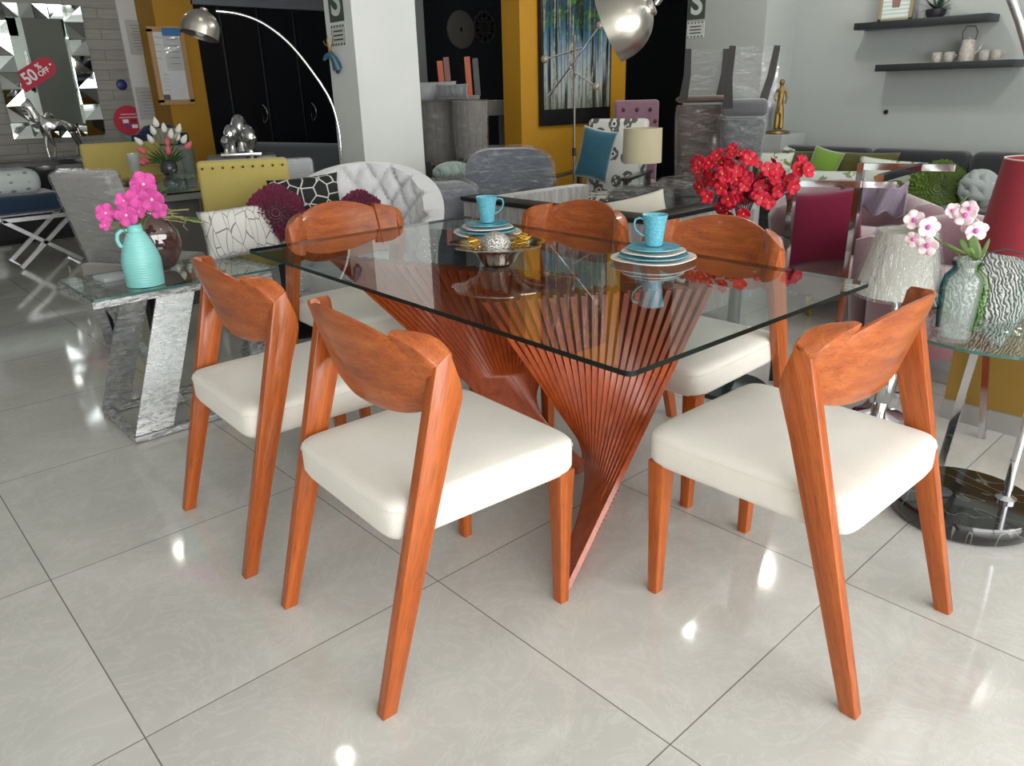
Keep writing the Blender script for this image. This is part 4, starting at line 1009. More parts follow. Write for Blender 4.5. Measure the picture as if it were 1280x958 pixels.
a_, b_ = P(413.3, 28.4, x=cx), P(430.6, 25.6, x=cx); s_sign('green sign with a pale letter S on the white column', (a_.y+b_.y)/2, (a_.z+b_.z)/2, cx, abs(a_.y-b_.y))
a_, b_ = P(859.5, 24.6, x=6.3), P(881, 23.6, x=6.3); s_sign('green sign with a pale letter S on the right-hand white pier', (a_.y+b_.y)/2, (a_.z+b_.z)/2, 6.3, abs(a_.y-b_.y))
q = P(423, 72, x=cx); TEAL = plain('teal_resin', '2f5566', .4, var=(30, .3)); DS_ = .72
dr = thing('deer_head', 'small teal deer head with golden antlers hung on the white column', 'ornament', (cx-.03, q.y, q.z), -PI/2)
sk = MPP(q)
MB().tube([(.01, .02, -.10), (.015, -.01, -.02), (.0, -.04, .03), (-.035, -.07, .01), (-.06, -.085, -.02)], [.05, .036, .034, .022, .014], 12).build('head', TEAL, dr)
MB().ball((.0, .02, -.09), (.045, .02, .055), 12, 8).build('mount', TEAL, dr)
for s_ in (-1, 1):
    MB().tube([(s_*.012, -.04, .05), (s_*.03, -.04, .10), (s_*.06, -.03, .15), (s_*.055, -.02, .20)], [.008, .007, .006, .003], 6).build('antler', GOLD, dr)
    MB().tube([(s_*.03, -.04, .10), (s_*.075, -.05, .12), (s_*.09, -.05, .15)], [.006, .005, .003], 6).build('antler_tine', GOLD, dr)

dr.scale = (DS_,)*3
# ------------------------------------------------------------------ grey crushed-velvet sofa behind the dining chairs
def streak_fabric(name, c1, c2, c3, sc_=(14, 14, 1.2), rough=.6):
    m = N(name); n_ = m.noise(m.coord(sc_), 2.5, 5, .65, .8); m.l(m.ramp(n_, [(.3, c1), (.5, c2), (.72, c3)]), m.b.inputs['Base Color'])
    m.set(Roughness=rough, Sheen_Weight=.6); m.bump(n_, .3, .004); return m.m
CRUSH = streak_fabric('crushed_grey_velvet', '6c6b6a', '918f8c', 'b2afab')
so = thing('sofa', 'grey crushed-velvet sofa with black top rails behind the two rear dining chairs', 'sofa', (3.45, 2.95, 0))
def sb(c, s, name, mat, **k): return MB().box((c[0]-3.45, c[1]-2.95, c[2]), s, **k).build(name, mat, so)
bkp = sb((3.0, 2.95, .40), (.13, 1.38, .56), 'backrest', CRUSH, bev=.012)
sb((3.0, 2.95, .69), (.15, 1.40, .025), 'top_rail', BLACK, bev=.004)
sb((3.0, 2.95, .105), (.12, 1.36, .04), 'plinth', BLACK)
for y_ in (2.31, 3.60):
    sb((3.51, y_, .40), (.92, .12, .56), 'armrest', CRUSH, bev=.012)
    if y_ < 3: sb((3.51, y_, .69), (.94, .14, .025), 'top_rail', BLACK, bev=.004)
sb((3.51, 2.955, .30), (.88, 1.16, .26), 'seat', CRUSH, bev=.03, seg=3)
for k in range(5):
    for zz in (.58,): MB().ball((3.2+.17*k-3.45, 3.54-2.95, zz), .014, 8, 6).build('button', CRUSH, so)
for sx, sy in ((-.42, -.62), (-.42, .62), (.45, -.62), (.45, .62)): MB().tube([(sx, sy, 0), (sx, sy, .1)], .02).build('leg', BLACK, so)
CREAM = fabric('cream_cotton', 'd2cdbf', 300, .05)
cushion('cushion', 'cream cushion lying in the grey crushed-velvet sofa', Vector((3.42, 2.68, .60)), .34, .28, .12, CREAM, lean=-.5, roll=-.25)
# wrapped wing armchair
SLATE = fabric('slate_velvet', '5a5f68', 120, .1, .6, .2, .5)
q = P(632, 200, d=5.4); ztop_ = P(640, 184, d=5.4).z
wg_ = thing('wing_armchair', 'slate grey armchair bulging under shiny plastic film right of the white column', 'armchair', (q.x, q.y, 0), face(q)+.1)
def shell(w, z0, z1, y_, th, grow=0):
    m = MB(); nx_, nz_ = 20, 14
    def g(i, j, s):
        u = -1+2*i/nx_; v = j/nz_
        x = u*(w/2+grow)*(1-.07*v**4); top = z1+grow-.10*abs(u)**5
        return Vector((x, y_+s*(th/2+grow)*(1-abs(u)**8*.6)-.10*v+.16*abs(u)**3*-1*.5, z0+(top-z0)*v))
    A = [[m.bm.verts.new(g(i, j, -1)) for j in range(nz_+1)] for i in range(nx_+1)]; B = [[m.bm.verts.new(g(i, j, 1)) for j in range(nz_+1)] for i in range(nx_+1)]
    for i in range(nx_):
        for j in range(nz_): m.bm.faces.new((A[i][j], A[i+1][j], A[i+1][j+1], A[i][j+1])); m.bm.faces.new((B[i][j], B[i][j+1], B[i+1][j+1], B[i+1][j]))
        m.bm.faces.new((A[i][nz_], A[i+1][nz_], B[i+1][nz_], B[i][nz_])); m.bm.faces.new((A[i][0], B[i][0], B[i+1][0], A[i+1][0]))
    for j in range(nz_):
        for i in (0, nx_): m.bm.faces.new((A[i][j], A[i][j+1], B[i][j+1], B[i][j]))
    return m
shell(.62, .15, ztop_, 0, .14).build('backrest', SLATE, wg_, ang=60, recalc=True); shell(.62, .12, ztop_, 0, .14, .018).build('plastic_wrap', WRAP, wg_, ang=80, recalc=True)
MB().box((0, .28, .30), (.60, .5, .26), bev=.05, seg=3).build('seat', SLATE, wg_)
for sx in (-1, 1):
    MB().box((sx*.33, .25, .38), (.12, .56, .5), bev=.05, seg=3).build('armrest', SLATE, wg_)
    MB().box((sx*.33, .25, .38), (.15, .6, .53), bev=.06, seg=3).build('plastic_wrap', WRAP, wg_)
    for sy in (.45, .0): MB().tube([(sx*.25, sy, 0), (sx*.25, sy, .17)], .02).build('leg', BLACK, wg_)
# left neighbour wrapped armchair showing beside the column, with a striped blanket roll
q = P(556, 250, d=5.0)
wl = thing('wrapped_armchair', 'slate armchair arm in creased plastic beside the white column, lower than the bulging back', 'armchair', (q.x, q.y, 0), face(q)+.3)
zt2 = P(556, 222, d=5.0).z
MB().box((0, 0, zt2/2+.02), (.40, .36, zt2-.1), bev=.10, seg=5).build('body', SLATE, wl); MB().box((0, 0, zt2/2+.03), (.43, .39, zt2-.07), bev=.11, seg=5).build('plastic_wrap', WRAP, wl)
for sx in (-1, 1): MB().tube([(sx*.18, -.1, 0), (sx*.18, -.1, .12)], .02).build('leg', BLACK, wl)
STRIPE = streak_fabric('teal_striped_cloth', '3d6a72', '9db5b0', 'c9cbc0', (40, 3, 3)); q = P(567, 216, d=6.1)
sh_ = thing('storage_chest', 'dark blue-grey chest behind the wrapped armchair', 'chest', (q.x, q.y, 0), face(q))
zc = P(560, 226, d=6.1).z
MB().box((0, 0, zc/2), (.42, .34, zc), bev=.02).build('body', SLATE, sh_)
rb = MB().ball((0, 0, 0), (.17, .13, .075), 20, 12).build('blanket_roll', STRIPE, ang=180); rb.location = (q.x-.01, q.y, zc+.07); tag(rb, 'bunched teal and cream striped blanket beside the white column', 'blanket')
# ------------------------------------------------------------------ stacked wrapped tufted chairs by the dark wall
TAUPE = fabric('taupe_velvet', '76726c', 120, .12, .7, .3, .5); DWOOD = plain('espresso_wood', '1c1917', .4)
def tub_chair(name, lab, px0, px1, ptop, pbot, d, mat, group=None):
    a_, b_ = P(px0, ptop, d=d), P(px1, ptop, d=d); mid = (a_+b_)/2; w_ = (a_-b_).length; zb_ = P((px0+px1)/2, pbot, d=d).z
    t = thing(name, lab, 'chair', (mid.x, mid.y, 0), face(mid), group)
    def g(u, v, off):
        a = PI*(1.0+1.0*u); r = w_/2*(.93+.10*v)+off
        qx = 0
        if off > 0: qx = -.012*(max(0, math.cos(u*PI*14))*max(0, math.cos(v*PI*7)))
        return Vector(((r+qx)*math.cos(a), (r+qx)*.8*math.sin(a), zb_+(mid.z-zb_)*v))
    m = MB(); nu, nv = 56, 16
    A = [[m.bm.verts.new(g(i/nu, j/nv, 0.001)) for j in range(nv+1)] for i in range(nu+1)]; B = [[m.bm.verts.new(g(i/nu, j/nv, -.07)) for j in range(nv+1)] for i in range(nu+1)]
    for i in range(nu):
        for j in range(nv): m.bm.faces.new((A[i][j], A[i+1][j], A[i+1][j+1], A[i][j+1])); m.bm.faces.new((B[i][j], B[i][j+1], B[i+1][j+1], B[i+1][j]))
        m.bm.faces.new((A[i][nv], A[i+1][nv], B[i+1][nv], B[i][nv])); m.bm.faces.new((A[i][0], B[i][0], B[i+1][0], A[i+1][0]))
    for i in (0, nu):
        for j in range(nv): m.bm.faces.new((A[i][j], A[i][j+1], B[i][j+1], B[i][j]))
    m.build('tufted_back', mat, t, ang=70, recalc=True)
    MB().lathe([(0, zb_), (w_/2*.9, zb_), (w_/2*.9, zb_+.12), (0, zb_+.13)], n=32, sq=.8).build('seat', mat, t)
    MB().lathe([(w_/2*1.03, zb_-.02), (w_/2*1.13, mid.z+.01)], n=40, sq=.8).build('plastic_wrap', WRAP, t)
    for sx in (-1, 1):
        for sy in (-.2, .2): MB().tube([(sx*w_*.33, sy, 0), (sx*w_*.33, sy, zb_+.02)], .022, 4).build('leg', DWOOD, t, smooth=False)
    return t, mid
t1, m1 = tub_chair('tub_chair', 'taupe button-backed tub chair in plastic, left of the pair by the dark wall', 522, 572, 126, 202, 7.0, TAUPE, 'wrapped tub chairs by the dark wall')
t2, m2 = tub_chair('tub_chair', 'taupe button-backed tub chair in plastic, right of the pair by the dark wall', 566, 608, 126, 198, 6.7, TAUPE, 'wrapped tub chairs by the dark wall')
q = P(620, 126, d=7.6); ub = thing('upturned_chair', 'grey seat and chair legs turned upside down beside the yellow pier', 'chair', (q.x, q.y, 0), face(q))
MB().box((0, 0, q.z-.06), (.50, .40, .13), bev=.02).build('seat', GREYV, ub); MB().box((.1, 0, (q.z-.1)/2), (.16, .16, q.z-.1), bev=.01).build('pedestal', TAUPE, ub)
ORW = plain('orange_wood', 'a5481b', .45); q = P(572, 105, d=6.9)
ug = thing('upturned_stool', 'upside-down stool with orange wooden legs pointing up on the tub chairs', 'stool', (q.x, q.y, m1.z), face(q))
kx = MPP(q)
MB().box((0, 0, .02), (.36, .26, .035), bev=.01).build('seat', TAUPE, ug)
for px, top, mt in ((553, 84, ORW), (561, 80, plain('rosewood', '6a3a30', .4)), (587, 80, ORW), (597, 82, DWOOD)):
    MB().tube([((px-572)*kx, .05 if px % 2 else -.05, .03), ((px-574)*kx, .05 if px % 2 else -.05, .03+(126-top)*kx)], .024, 4).build('leg', mt, ug, smooth=False)
q = P(543, 116, d=6.85); cushion('cushion', 'white and grey cushion lying on the tub chairs by the column', Vector((q.x, q.y, m1.z+.075)), .38, .16, .14, fabric('ash_cotton', '9fa3a6', 200), lean=-.2)
q = P(575, 115, d=6.6); cushion('cushion', 'dark grey patterned cushion lying behind the orange stool legs', Vector((q.x, q.y+.1, m1.z+.07)), .26, .12, .12, streak_fabric('grey_print', '45474a', '66686b', '8b8d90'), lean=-.2)
# round wall ornaments
PG = plain('pewter_plaster', '7e7b74', .6, bump=(40, .5, .005))
for px, py, lab, k_ in ((577, 37, 'pale round disc ornament with a centre hole on the dark wall', 0), (606, 34, 'darker flower-cut round ornament on the dark wall', 1)):
    c = P(px, py, y=NY-.03); r = 22*MPP(c)
    o = thing('wall_disc', lab, 'wall ornament', (c.x, NY-.002, c.z)); mt = PG if not k_ else plain('dark_pewter', '4b4a48', .6, bump=(30, .6, .01))
    if not k_:
        MB().lathe([(r*.12, -.0), (r*.12, .03), (r*.3, .035), (r*.95, .03), (r, .02), (r, 0)], n=48, M=RX(PI/2)).build('disc', mt, o); MB().lathe([(0, .004), (r*.12, .004)], n=20, M=RX(PI/2)).build('hole', BLACK, o)
    else:
        for j_ in range(10):
            a = j_*2*PI/10; MB().lathe([(r*.14, 0), (r*.26, 0), (r*.26, .025), (r*.14, .025)], (r*.62*math.cos(a), 0, r*.62*math.sin(a)), 16, M=RX(PI/2)).build('ring', mt, o)
        MB().lathe([(r*.3, 0), (r*.42, 0), (r*.42, .025), (r*.3, .025)], n=24, M=RX(PI/2)).build('ring', mt, o)
# ------------------------------------------------------------------ forest painting on the yellow pier
def forest():
    m = N('forest_print'); tc = m.n('ShaderNodeTexCoord'); sp = m.n('ShaderNodeSeparateXYZ'); m.l(tc.outputs['Object'], sp.inputs[0])
    zg = m.n('ShaderNodeMapRange'); m.l(sp.outputs[2], zg.inputs[0]); zg.inputs[1].default_value = -.7; zg.inputs[2].default_value = .25
    zn = m.n('ShaderNodeMath', operation='MULTIPLY_ADD'); m.l(m.noise(m.coord((5, 0, 2.5)), 1.6, 4, .6), zn.inputs[0]); zn.inputs[1].default_value = .5; m.l(zg.outputs[0], zn.inputs[2])
    sky = m.ramp(zn.outputs[0], [(.25, 'aab0ae'), (.6, '93a2ab'), (.85, '3f6f96'), (1.0, '1f3d5c')])
    tr = m.noise(m.coord((9, 0, .5)), 1.3, 3, .6, .2); tr2 = m.noise(m.coord((40, 0, .7)), 1.0, 2, .6, .3)
    trunk = m.ramp(tr, [(.44, (.02, .02, .02)), (.50, (1, 1, 1))]); thin = m.ramp(tr2, [(.42, (.05, .05, .05)), (.48, (1, 1, 1))])
    a = m.mix(1.0, sky, trunk, 'MULTIPLY'); a = m.mix(.8, a, thin, 'MULTIPLY')
    gn = m.noise(m.coord((6, 0, 6)), 2.0, 6, .75, .5)
    mr_ = m.n('ShaderNodeMapRange'); m.l(sp.outputs[2], mr_.inputs[0]); mr_.inputs[1].default_value = -.45; mr_.inputs[2].default_value = .05
    fm = m.n('ShaderNodeMath', operation='MULTIPLY'); m.l(m.ramp(gn, [(.42, (0, 0, 0)), (.6, (1, 1, 1))]), fm.inputs[0]); m.l(mr_.outputs[0], fm.inputs[1])
    b = m.mix(fm.outputs[0], a, m.ramp(gn, [(.5, '1c3316'), (.68, '4f8a22')]))
    pale = m.ramp(m.noise(m.coord((5.5, 0, .35)), 1.6, 2, .5, .3), [(.545, (0, 0, 0)), (.56, (1, 1, 1)), (.585, (1, 1, 1)), (.60, (0, 0, 0))]); b = m.mix(pale, b, m.ramp(gn, [(.4, '55574f'), (.6, 'a9a99e')]))
    lo = m.n('ShaderNodeMapRange'); m.l(sp.outputs[2], lo.inputs[0]); lo.inputs[1].default_value = -.52; lo.inputs[2].default_value = -.80
    f2 = m.n('ShaderNodeMath', operation='MULTIPLY'); m.l(lo.outputs[0], f2.inputs[0]); m.l(m.ramp(gn, [(.35, (.3, .3, .3)), (.6, (1, 1, 1))]), f2.inputs[1])
    c_ = m.mix(f2.outputs[0], b, m.ramp(gn, [(.45, '141a10'), (.7, '5e6a1c')]))
    m.l(c_, m.b.inputs['Base Color']); m.set(Roughness=.3); return m.m
pl_, pr_ = P(677, 158, y=4.96), P(763, 100, y=4.96)
pz0 = P(677, 158, y=4.96).z; pw = pr_.x-pl_.x; ph_ = 1.75
pt_ = thing('forest_picture', 'tall black-edged picture of birch trunks and green leaves on the yellow pier', 'picture', ((pl_.x+pr_.x)/2, 4.975, pz0+ph_/2))
MB().box((0, 0, 0), (pw, .045, ph_), bev=.004).build('frame', BLACK, pt_)
MB().box((0, -.024, .055), (pw-.05, .006, ph_-.16)).build('canvas', forest(), pt_, smooth=False)
# ------------------------------------------------------------------ branching floor lamp
def bl(px, py, d=5.4): return P(px, py, d=d)
bp = bl(718, 120); lp = thing('branching_lamp', 'slim chrome floor lamp with criss-cross arms and bare bulbs before the forest picture', 'floor lamp', (bp.x, bp.y, 0))
def lb_(v): return Vector(v)-Vector((bp.x, bp.y, 0))
ztp = bl(718, 44).z
DCH = plain('smoky_chrome', '77736c', .25, 1)
MB().lathe([(0, 0), (.14, 0), (.14, .02), (.02, .03), (.0, .03)], n=32).build('base', DCH, lp); MB().tube([(0, 0, .02), (0, 0, ztp)], .008).build('pole', DCH, lp)
MB().tube([(0, 0, bl(718, 195).z), (0, 0, bl(718, 185).z)], .014).build('joint', BLACK, lp)
BG = plain('smoked_bulb', '8d8478', .15, .2, coat=1)
for (x0, y0), (x1, y1), off in (((686, 120), (750, 32), -.05), ((681, 74), (728, 60), .05), ((718, 90), (745, 108), -.03)):
    a_, b_ = lb_(bl(x0, y0, 5.4+off)), lb_(bl(x1, y1, 5.4+off*2))
    MB().tube([a_, b_], .006).build('arm', CHROME, lp)
    ends = [a_, b_] if (x0, y0) == (686, 120) else ([a_] if x0 == 681 else [b_])
    for e_ in ends[:2]:
        if (x0, y0) == (686, 120) and e_ is a_: MB().tube([a_, a_+(b_-a_)*.08], .013).build('socket', CHROME, lp)
        else: MB().ball(e_, .026, 14, 10).build('bulb', BG, lp)
# ------------------------------------------------------------------ floral chair, pink chair
def flower_cloth():
    m = N('white_cloth_black_flowers'); v = m.n('ShaderNodeTexVoronoi'); v.inputs['Scale'].default_value = 9; m.l(m.coord((1, 1.4, 0), pre=(PI/4, 0, 0)), v.inputs['Vector'])
    w_ = m.n('ShaderNodeTexVoronoi'); w_.inputs['Scale'].default_value = 30; m.l(m.coord((1, 1.4, 0), pre=(PI/4, 0, 0)), w_.inputs['Vector'])
    a = m.ramp(v.outputs['Distance'], [(.10, (0, 0, 0)), (.12, (1, 1, 1)), (.2, (1, 1, 1)), (.22, (.15, .15, .15)), (.42, (.15, .15, .15)), (.46, (1, 1, 1))])
    b = m.ramp(w_.outputs['Distance'], [(.22, (1, 1, 1)), (.32, (0, 0, 0))])
    c_ = m.mix(1.0, a, b, 'SCREEN'); m.l(m.mix(1.0, c_, lin('cfcfcb'), 'MULTIPLY'), m.b.inputs['Base Color']); m.set(Roughness=.85); return m.m
FCL = flower_cloth(); q = P(752, 215, d=6.25)
fz = P(748, 149, d=6.5).z; k5 = MPP(q)
fc = thing('floral_armchair', 'armchair in white cloth with black flowers and flat chrome arms before the yellow pier', 'armchair', (q.x, q.y, 0), face(q)-.35)
W5 = .50
MB().box((.02, .30, (fz+.42)/2), (W5, .10, fz-.42), bev=.03, seg=3, rot=Euler((-.10, 0, 0))).build('backrest', FCL, fc)
MB().box((0, 0, .42), (W5+.02, .56, .15), bev=.04, seg=3).build('seat', FCL, fc)
for sx in (-1, 1):
    x = sx*(W5/2+.05); pts = [(x, -.30, .02), (x, -.30, .66), (x, .24, .66)]
    m = MB()
    for a_, b_ in (((x, -.30, .0), (x, -.30, .66)), ((x, -.32, .65), (x, .30, .65)), ((x, .28, 0), (x, .28, .65)), ((x, -.3, .015), (x, .28, .015))):
        m.tube([a_, b_], .018, 4, flat=(1.6, .6))
    m.build('arm_frame', DCH, fc, smooth=False)
q2 = P(744, 193, d=6.25); cushion('cushion', 'teal velvet cushion tilted in the black-flowered armchair', Vector((q2.x, q2.y, q2.z)), .27, .40, .13, fabric('teal_velvet', '195365', 90, .15, .6, .2, .8), lean=-.15, roll=.22)
MAUVE = fabric('mauve_velvet', '8a6577', 90, .12, .6, .2, .8)
a_, b_ = P(768, 126, d=7.3), P(824, 124, d=7.3); mid = (a_+b_)/2
pc = thing('tufted_chair', 'tall mauve button-backed chair behind the cream drum lamp', 'chair', (mid.x, mid.y, 0), face(mid)+.1); wq = (a_-b_).length
bk = MB().box((0, 0, (mid.z+.45)/2), (wq, .1, mid.z-.45), bev=.03, seg=3).build('backrest', MAUVE, pc)
for i in range(3):
    for j_ in range(4): MB().ball((wq*(-.3+.3*i+(.12 if j_ % 2 else 0)), -.05, mid.z-.08-.10*j_), .018, 10, 6).build('button', plain('plum_button', '5a3848', .7) if 'plum_button' not in bpy.data.materials else bpy.data.materials['plum_button'], bk)
MB().box((0, -.2, .42), (wq, .42, .16), bev=.04, seg=3).build('seat', MAUVE, pc)
for sx in (-1, 1):
    for sy in (-.36, .0): MB().tube([(sx*wq*.4, sy, 0), (sx*wq*.4, sy, .36)], .02).build('leg', DWOOD, pc)
# ------------------------------------------------------------------ cream drum lamp on a wrapped trunk
q = P(803, 180, d=5.55); kz = MPP(q); zs0, zs1 = P(803, 203, d=5.55).z, P(803, 160, d=5.55).z; zt3 = P(805, 236, d=5.55).z; R_ = 24.5*kz
DKW = fabric('charcoal_leather', '2b2928', 60, .2, .4, .3, 0)
tr_ = thing('ottoman', 'dark plastic-wrapped square ottoman under the cream drum lamp', 'ottoman', (q.x+.02, q.y, 0), face(q)-.15)
MB().box((0, 0, zt3/2), (.44, .42, zt3), bev=.05, seg=4).build('body', DKW, tr_); MB().box((0, 0, zt3/2+.002), (.462, .442, zt3+.012), bev=.055, seg=4).build('plastic_wrap', WRAP, tr_)
tl_ = thing('table_lamp', 'table lamp with a cream drum shade and clear glass stem', 'lamp', (q.x, q.y, zt3+.012), 0)
zo = zt3+.012
MB().lathe([(0, 0), (.06, 0), (.06, .01), (.02, .02), (.016, .04), (.034, .07), (.03, .09), (.012, .12), (.026, (zs0-zo)*.8), (.01, zs0-zo+.03), (0, zs0-zo+.03)], n=24).build('glass_stem', VASEGLASS, tl_)
MB().lathe([(R_, zs0-zo), (R_*.97, zs1-zo), (R_*.96, zs1-zo), (R_*.99, zs0-zo)], n=48).build('lamp_shade', fabric('cream_linen', 'bdb597', 300, .05), tl_)
MB().ball((0, 0, (zs0+zs1)/2-zo), .035, 12, 8).build('bulb', WHITE_CERAMIC, tl_)
MB().tube([(0, 0, zs0-zo), (0, 0, (zs0+zs1)/2-zo)], .008).build('rod', CHROME, tl_)
q = P(862, 240, d=5.75); zt4 = P(862, 225, d=5.75).z
ot = thing('ottoman', 'round brown plastic-wrapped ottoman right of the cream drum lamp', 'ottoman', (q.x, q.y, 0))
MB().lathe([(0, 0), (.2, 0), (.21, .03), (.21, zt4-.1), (.235, zt4-.08), (.24, zt4-.03), (.2, zt4), (0, zt4+.005)], n=40).build('body', DKW, ot)
MB().lathe([(.225, .02), (.228, zt4-.1), (.252, zt4-.08), (.256, zt4-.03), (.21, zt4+.012), (0, zt4+.018)], n=40).build('plastic_wrap', WRAP, ot)
# ------------------------------------------------------------------ wrapped chair stacks by the right pier
BRN = fabric('brown_velvet', '5b4a42', 100, .15, .5, .2, .4); DGV = fabric('dark_grey_velvet', '55565a', 100, .15, .6, .2, .5)
def chair_stack(lab, lab2, px0, px1, pseat, pbot, ptop, d, mat, legs, seat_h=16):
    a_, b_ = P(px0, pseat, d=d), P(px1, pseat, d=d); mid = (a_+b_)/2; w_ = (a_-b_).length; k = MPP(mid)
    t = thing('wrapped_chair', lab, 'chair', (mid.x, mid.y, 0), face(mid)); zb_ = max(.05, P((px0+px1)/2, pbot, d=d).z)
    m = MB(); rings = []
    for u, wx, yo in ((0, .92, .05), (.3, .96, .02), (.6, 1.0, 0), (.85, 1.02, 0), (1, .98, .01)):
        rings.append([(w_/2*wx*cx_, yo+.13*cy_, zb_+(mid.z-.02-zb_)*u) for cx_, cy_ in [(math.copysign(abs(math.cos(a))**.4, math.cos(a)), math.copysign(abs(math.sin(a))**.7, math.sin(a))) for a in [2*PI*i/32 for i in range(32)]]])
    m.loft(rings).build('backrest', mat, t, ang=60, recalc=True)
    m = MB(); m.loft([[(p[0]*1.04, p[1]*1.12, p[2]) for p in r] for r in rings], caps=False).build('plastic_wrap', WRAP, t, ang=80, recalc=True)
    for sx in (-1, 1): MB().tube([(sx*w_*.36, 0, 0), (sx*w_*.36, 0, zb_+.03)], .02, 4).build('leg', DWOOD, t)
    t2_ = thing('upturned_chair', lab2, 'chair', (mid.x, mid.y, mid.z), face(mid))
    MB().box((0, .02, seat_h*k/2), (w_*1.02, .34, seat_h*k), bev=.035, seg=3).build('seat', mat, t2_)
    tops = []
    for i, (lx, tx) in enumerate(legs):
        zz = (pseat-ptop)*k; p0 = Vector(((lx-(px0+px1)/2)*k, (-.12, .12)[i % 2], seat_h*k*.5)); p1 = Vector(((tx-(px0+px1)/2)*k, (-.15, .15)[i % 2], zz)); tops.append(p1)
        MB().tube([p0, (p0+p1)/2+Vector((.012*(1 if lx < tx else -1), 0, 0)), p1], [.032, .026, .022], 4).build('leg', DWOOD, t2_, smooth=False)
    m = MB(); xs_ = [p.x for p in tops]; x0_, x1_ = min(xs_)-.03, max(xs_)+.03
    m.surf(lambda u, v: Vector(((x0_+(x1_-x0_)*u)*(1-.06*(1-v)), +.17, seat_h*k*.4+((pseat-ptop)*k*1.01-seat_h*k*.4)*v)), 10, 8).build('plastic_wrap', WRAP, t2_, ang=80)
    return t, t2_
chair_stack('brown velvet chair back in creased plastic, left in the stack at the pier', 'upside-down brown chair with dark legs up, left on the pier stack', 846, 908, 128, 222, 67, 6.4, BRN, ((855, 858), (899, 903)), 8)
chair_stack('grey velvet chair in plastic, right chair of the stack behind the red flowers', 'upside-down grey chair with dark legs in the air, beside the gold statue', 902, 958, 145, 200, 65, 6.0, DGV, ((911, 911), (950, 963)), 20)
# ------------------------------------------------------------------ gold statue on its ledge
zl = P(965, 167, x=6.44).z
struct(MB().box((6.50, 3.555, zl/2), (.40, .25, zl), bev=.004).build('trim_1', SHADEDWALL, smooth=False))
q = P(965, 167, x=6.44); stt = thing('gold_statue', 'small gold figure of a standing draped woman on the white corner ledge', 'statue', (6.44, 3.555, zl), -PI/2+.4)
GD = plain('antique_gold', '7c6638', .42, .7, bump=(50, .4, .004)); kk = MPP(q); HH = (167-105)*kk
def fig(name, prof, c=(0, 0, 0), sq=.8, n=24): return MB().lathe([(r*HH, z*HH) for r, z in prof], c, n, sq=sq).build(name, GD, stt)
MB().ball((0, 0, .955*HH), (.05*HH, .055*HH, .065*HH), 14, 10).build('head', GD, stt)
fig('base', [(0, 0), (.22, 0), (.24, .015), (.22, .05), (.12, .07), (0, .07)], sq=1)
me = bpy.data.meshes.new('body'); S_ = HH
V = [(0, 0, .52), (0, 0, .62), (0, 0, .74), (0, 0, .83), (0, 0, .87), (0, 0, .93), (-.085, 0, .80), (-.115, -.01, .68), (-.07, -.05, .60), (.085, 0, .80), (.12, .01, .68), (.10, .0, .56), (-.03, 0, .40), (-.035, -.01, .22), (-.04, 0, .07), (.035, 0, .40), (.045, .01, .22), (.05, 0, .07)]
E_ = [(0, 1), (1, 2), (2, 3), (3, 4), (4, 5), (3, 6), (6, 7), (7, 8), (3, 9), (9, 10), (10, 11), (0, 12), (12, 13), (13, 14), (0, 15), (15, 16), (16, 17)]
Rr = [.075, .055, .07, .045, .026, .05, .032, .024, .018, .032, .024, .018, .06, .055, .06, .06, .055, .06]
me.from_pydata([Vector(v)*S_ for v in V], E_, []); me.materials.append(GD); b = bpy.data.objects.new('figure', me); COL.objects.link(b); b.parent = stt
b.modifiers.new('Skin', 'SKIN')
for i, r in enumerate(Rr): me.skin_vertices[0].data[i].radius = (r*S_, r*S_)
me.skin_vertices[0].data[0].use_root = True; b.modifiers.new('Sub', 'SUBSURF').render_levels = 1
# ------------------------------------------------------------------ big chrome arc lamp
mb = P(1202, 640, z=.05); bc = Vector((2.455, .595, 0)); pole = Vector((2.514, .496, 0))
def marble():
    m = N('black_marble'); v = m.noise(m.coord(), 3.0, 3, .5, 1.2); m.l(m.ramp(v, [(.492, '161618'), (.5, '6b6966'), (.504, '18181a')]), m.b.inputs['Base Color']); m.set(Roughness=.12, Coat_Weight=.5); return m.m
al = thing('arc_lamp', 'large arc floor lamp with a round black marble base and steel dome', 'floor lamp', bc)
MB().lathe([(0, 0), (.195, 0), (.205, .008), (.208, .05), (.202, .062), (0, .062)], n=72).build('base', marble(), al, ang=50)
MB().lathe([(0, .062), (.03, .062), (.03, .07), (.013, .08), (.013, .2), (0, .2)], tuple(pole-bc), 24).build('pole_socket', CHROME, al)
MB().lathe([(0, .062), (.032, .062), (.034, .066), (.022, .074), (0, .076)], (-.03, .06, 0), 24).build('marble_bolt', plain('grey_disc', '4b4d50', .3, .5), al)
dc = P(770, 33, d=3.2); up = Vector((0, 0, 1))
ctl = [pole+up*.07, pole+up*.6, pole+up*1.1, P(1270, 6, d=2.45)*1.0, P(1200, -70, d=2.48), P(1060, -125, d=2.7), P(940, -105, d=2.95), P(858, -45, d=3.1), P(821, 4, d=3.2)]
ctl[2] = Vector((pole.x, pole.y, 1.0)).lerp(P(1276, 15, d=2.5), .35); ctl[2].z = 1.05
ctl[3] = P(1268, 6, d=2.5)
MB().tube([p-bc for p in smooth_pts(ctl, 8)], .0125, 12).build('arc_pole', CHROME, al)
dr_ = 41*MPP(dc); ax = (P(832, -25, d=3.2)-P(775, 62, d=3.2)).normalized()
Mq = (CR*.90+CU*.34-CF*.40).normalized().to_track_quat('Z', 'Y').to_matrix().to_4x4()
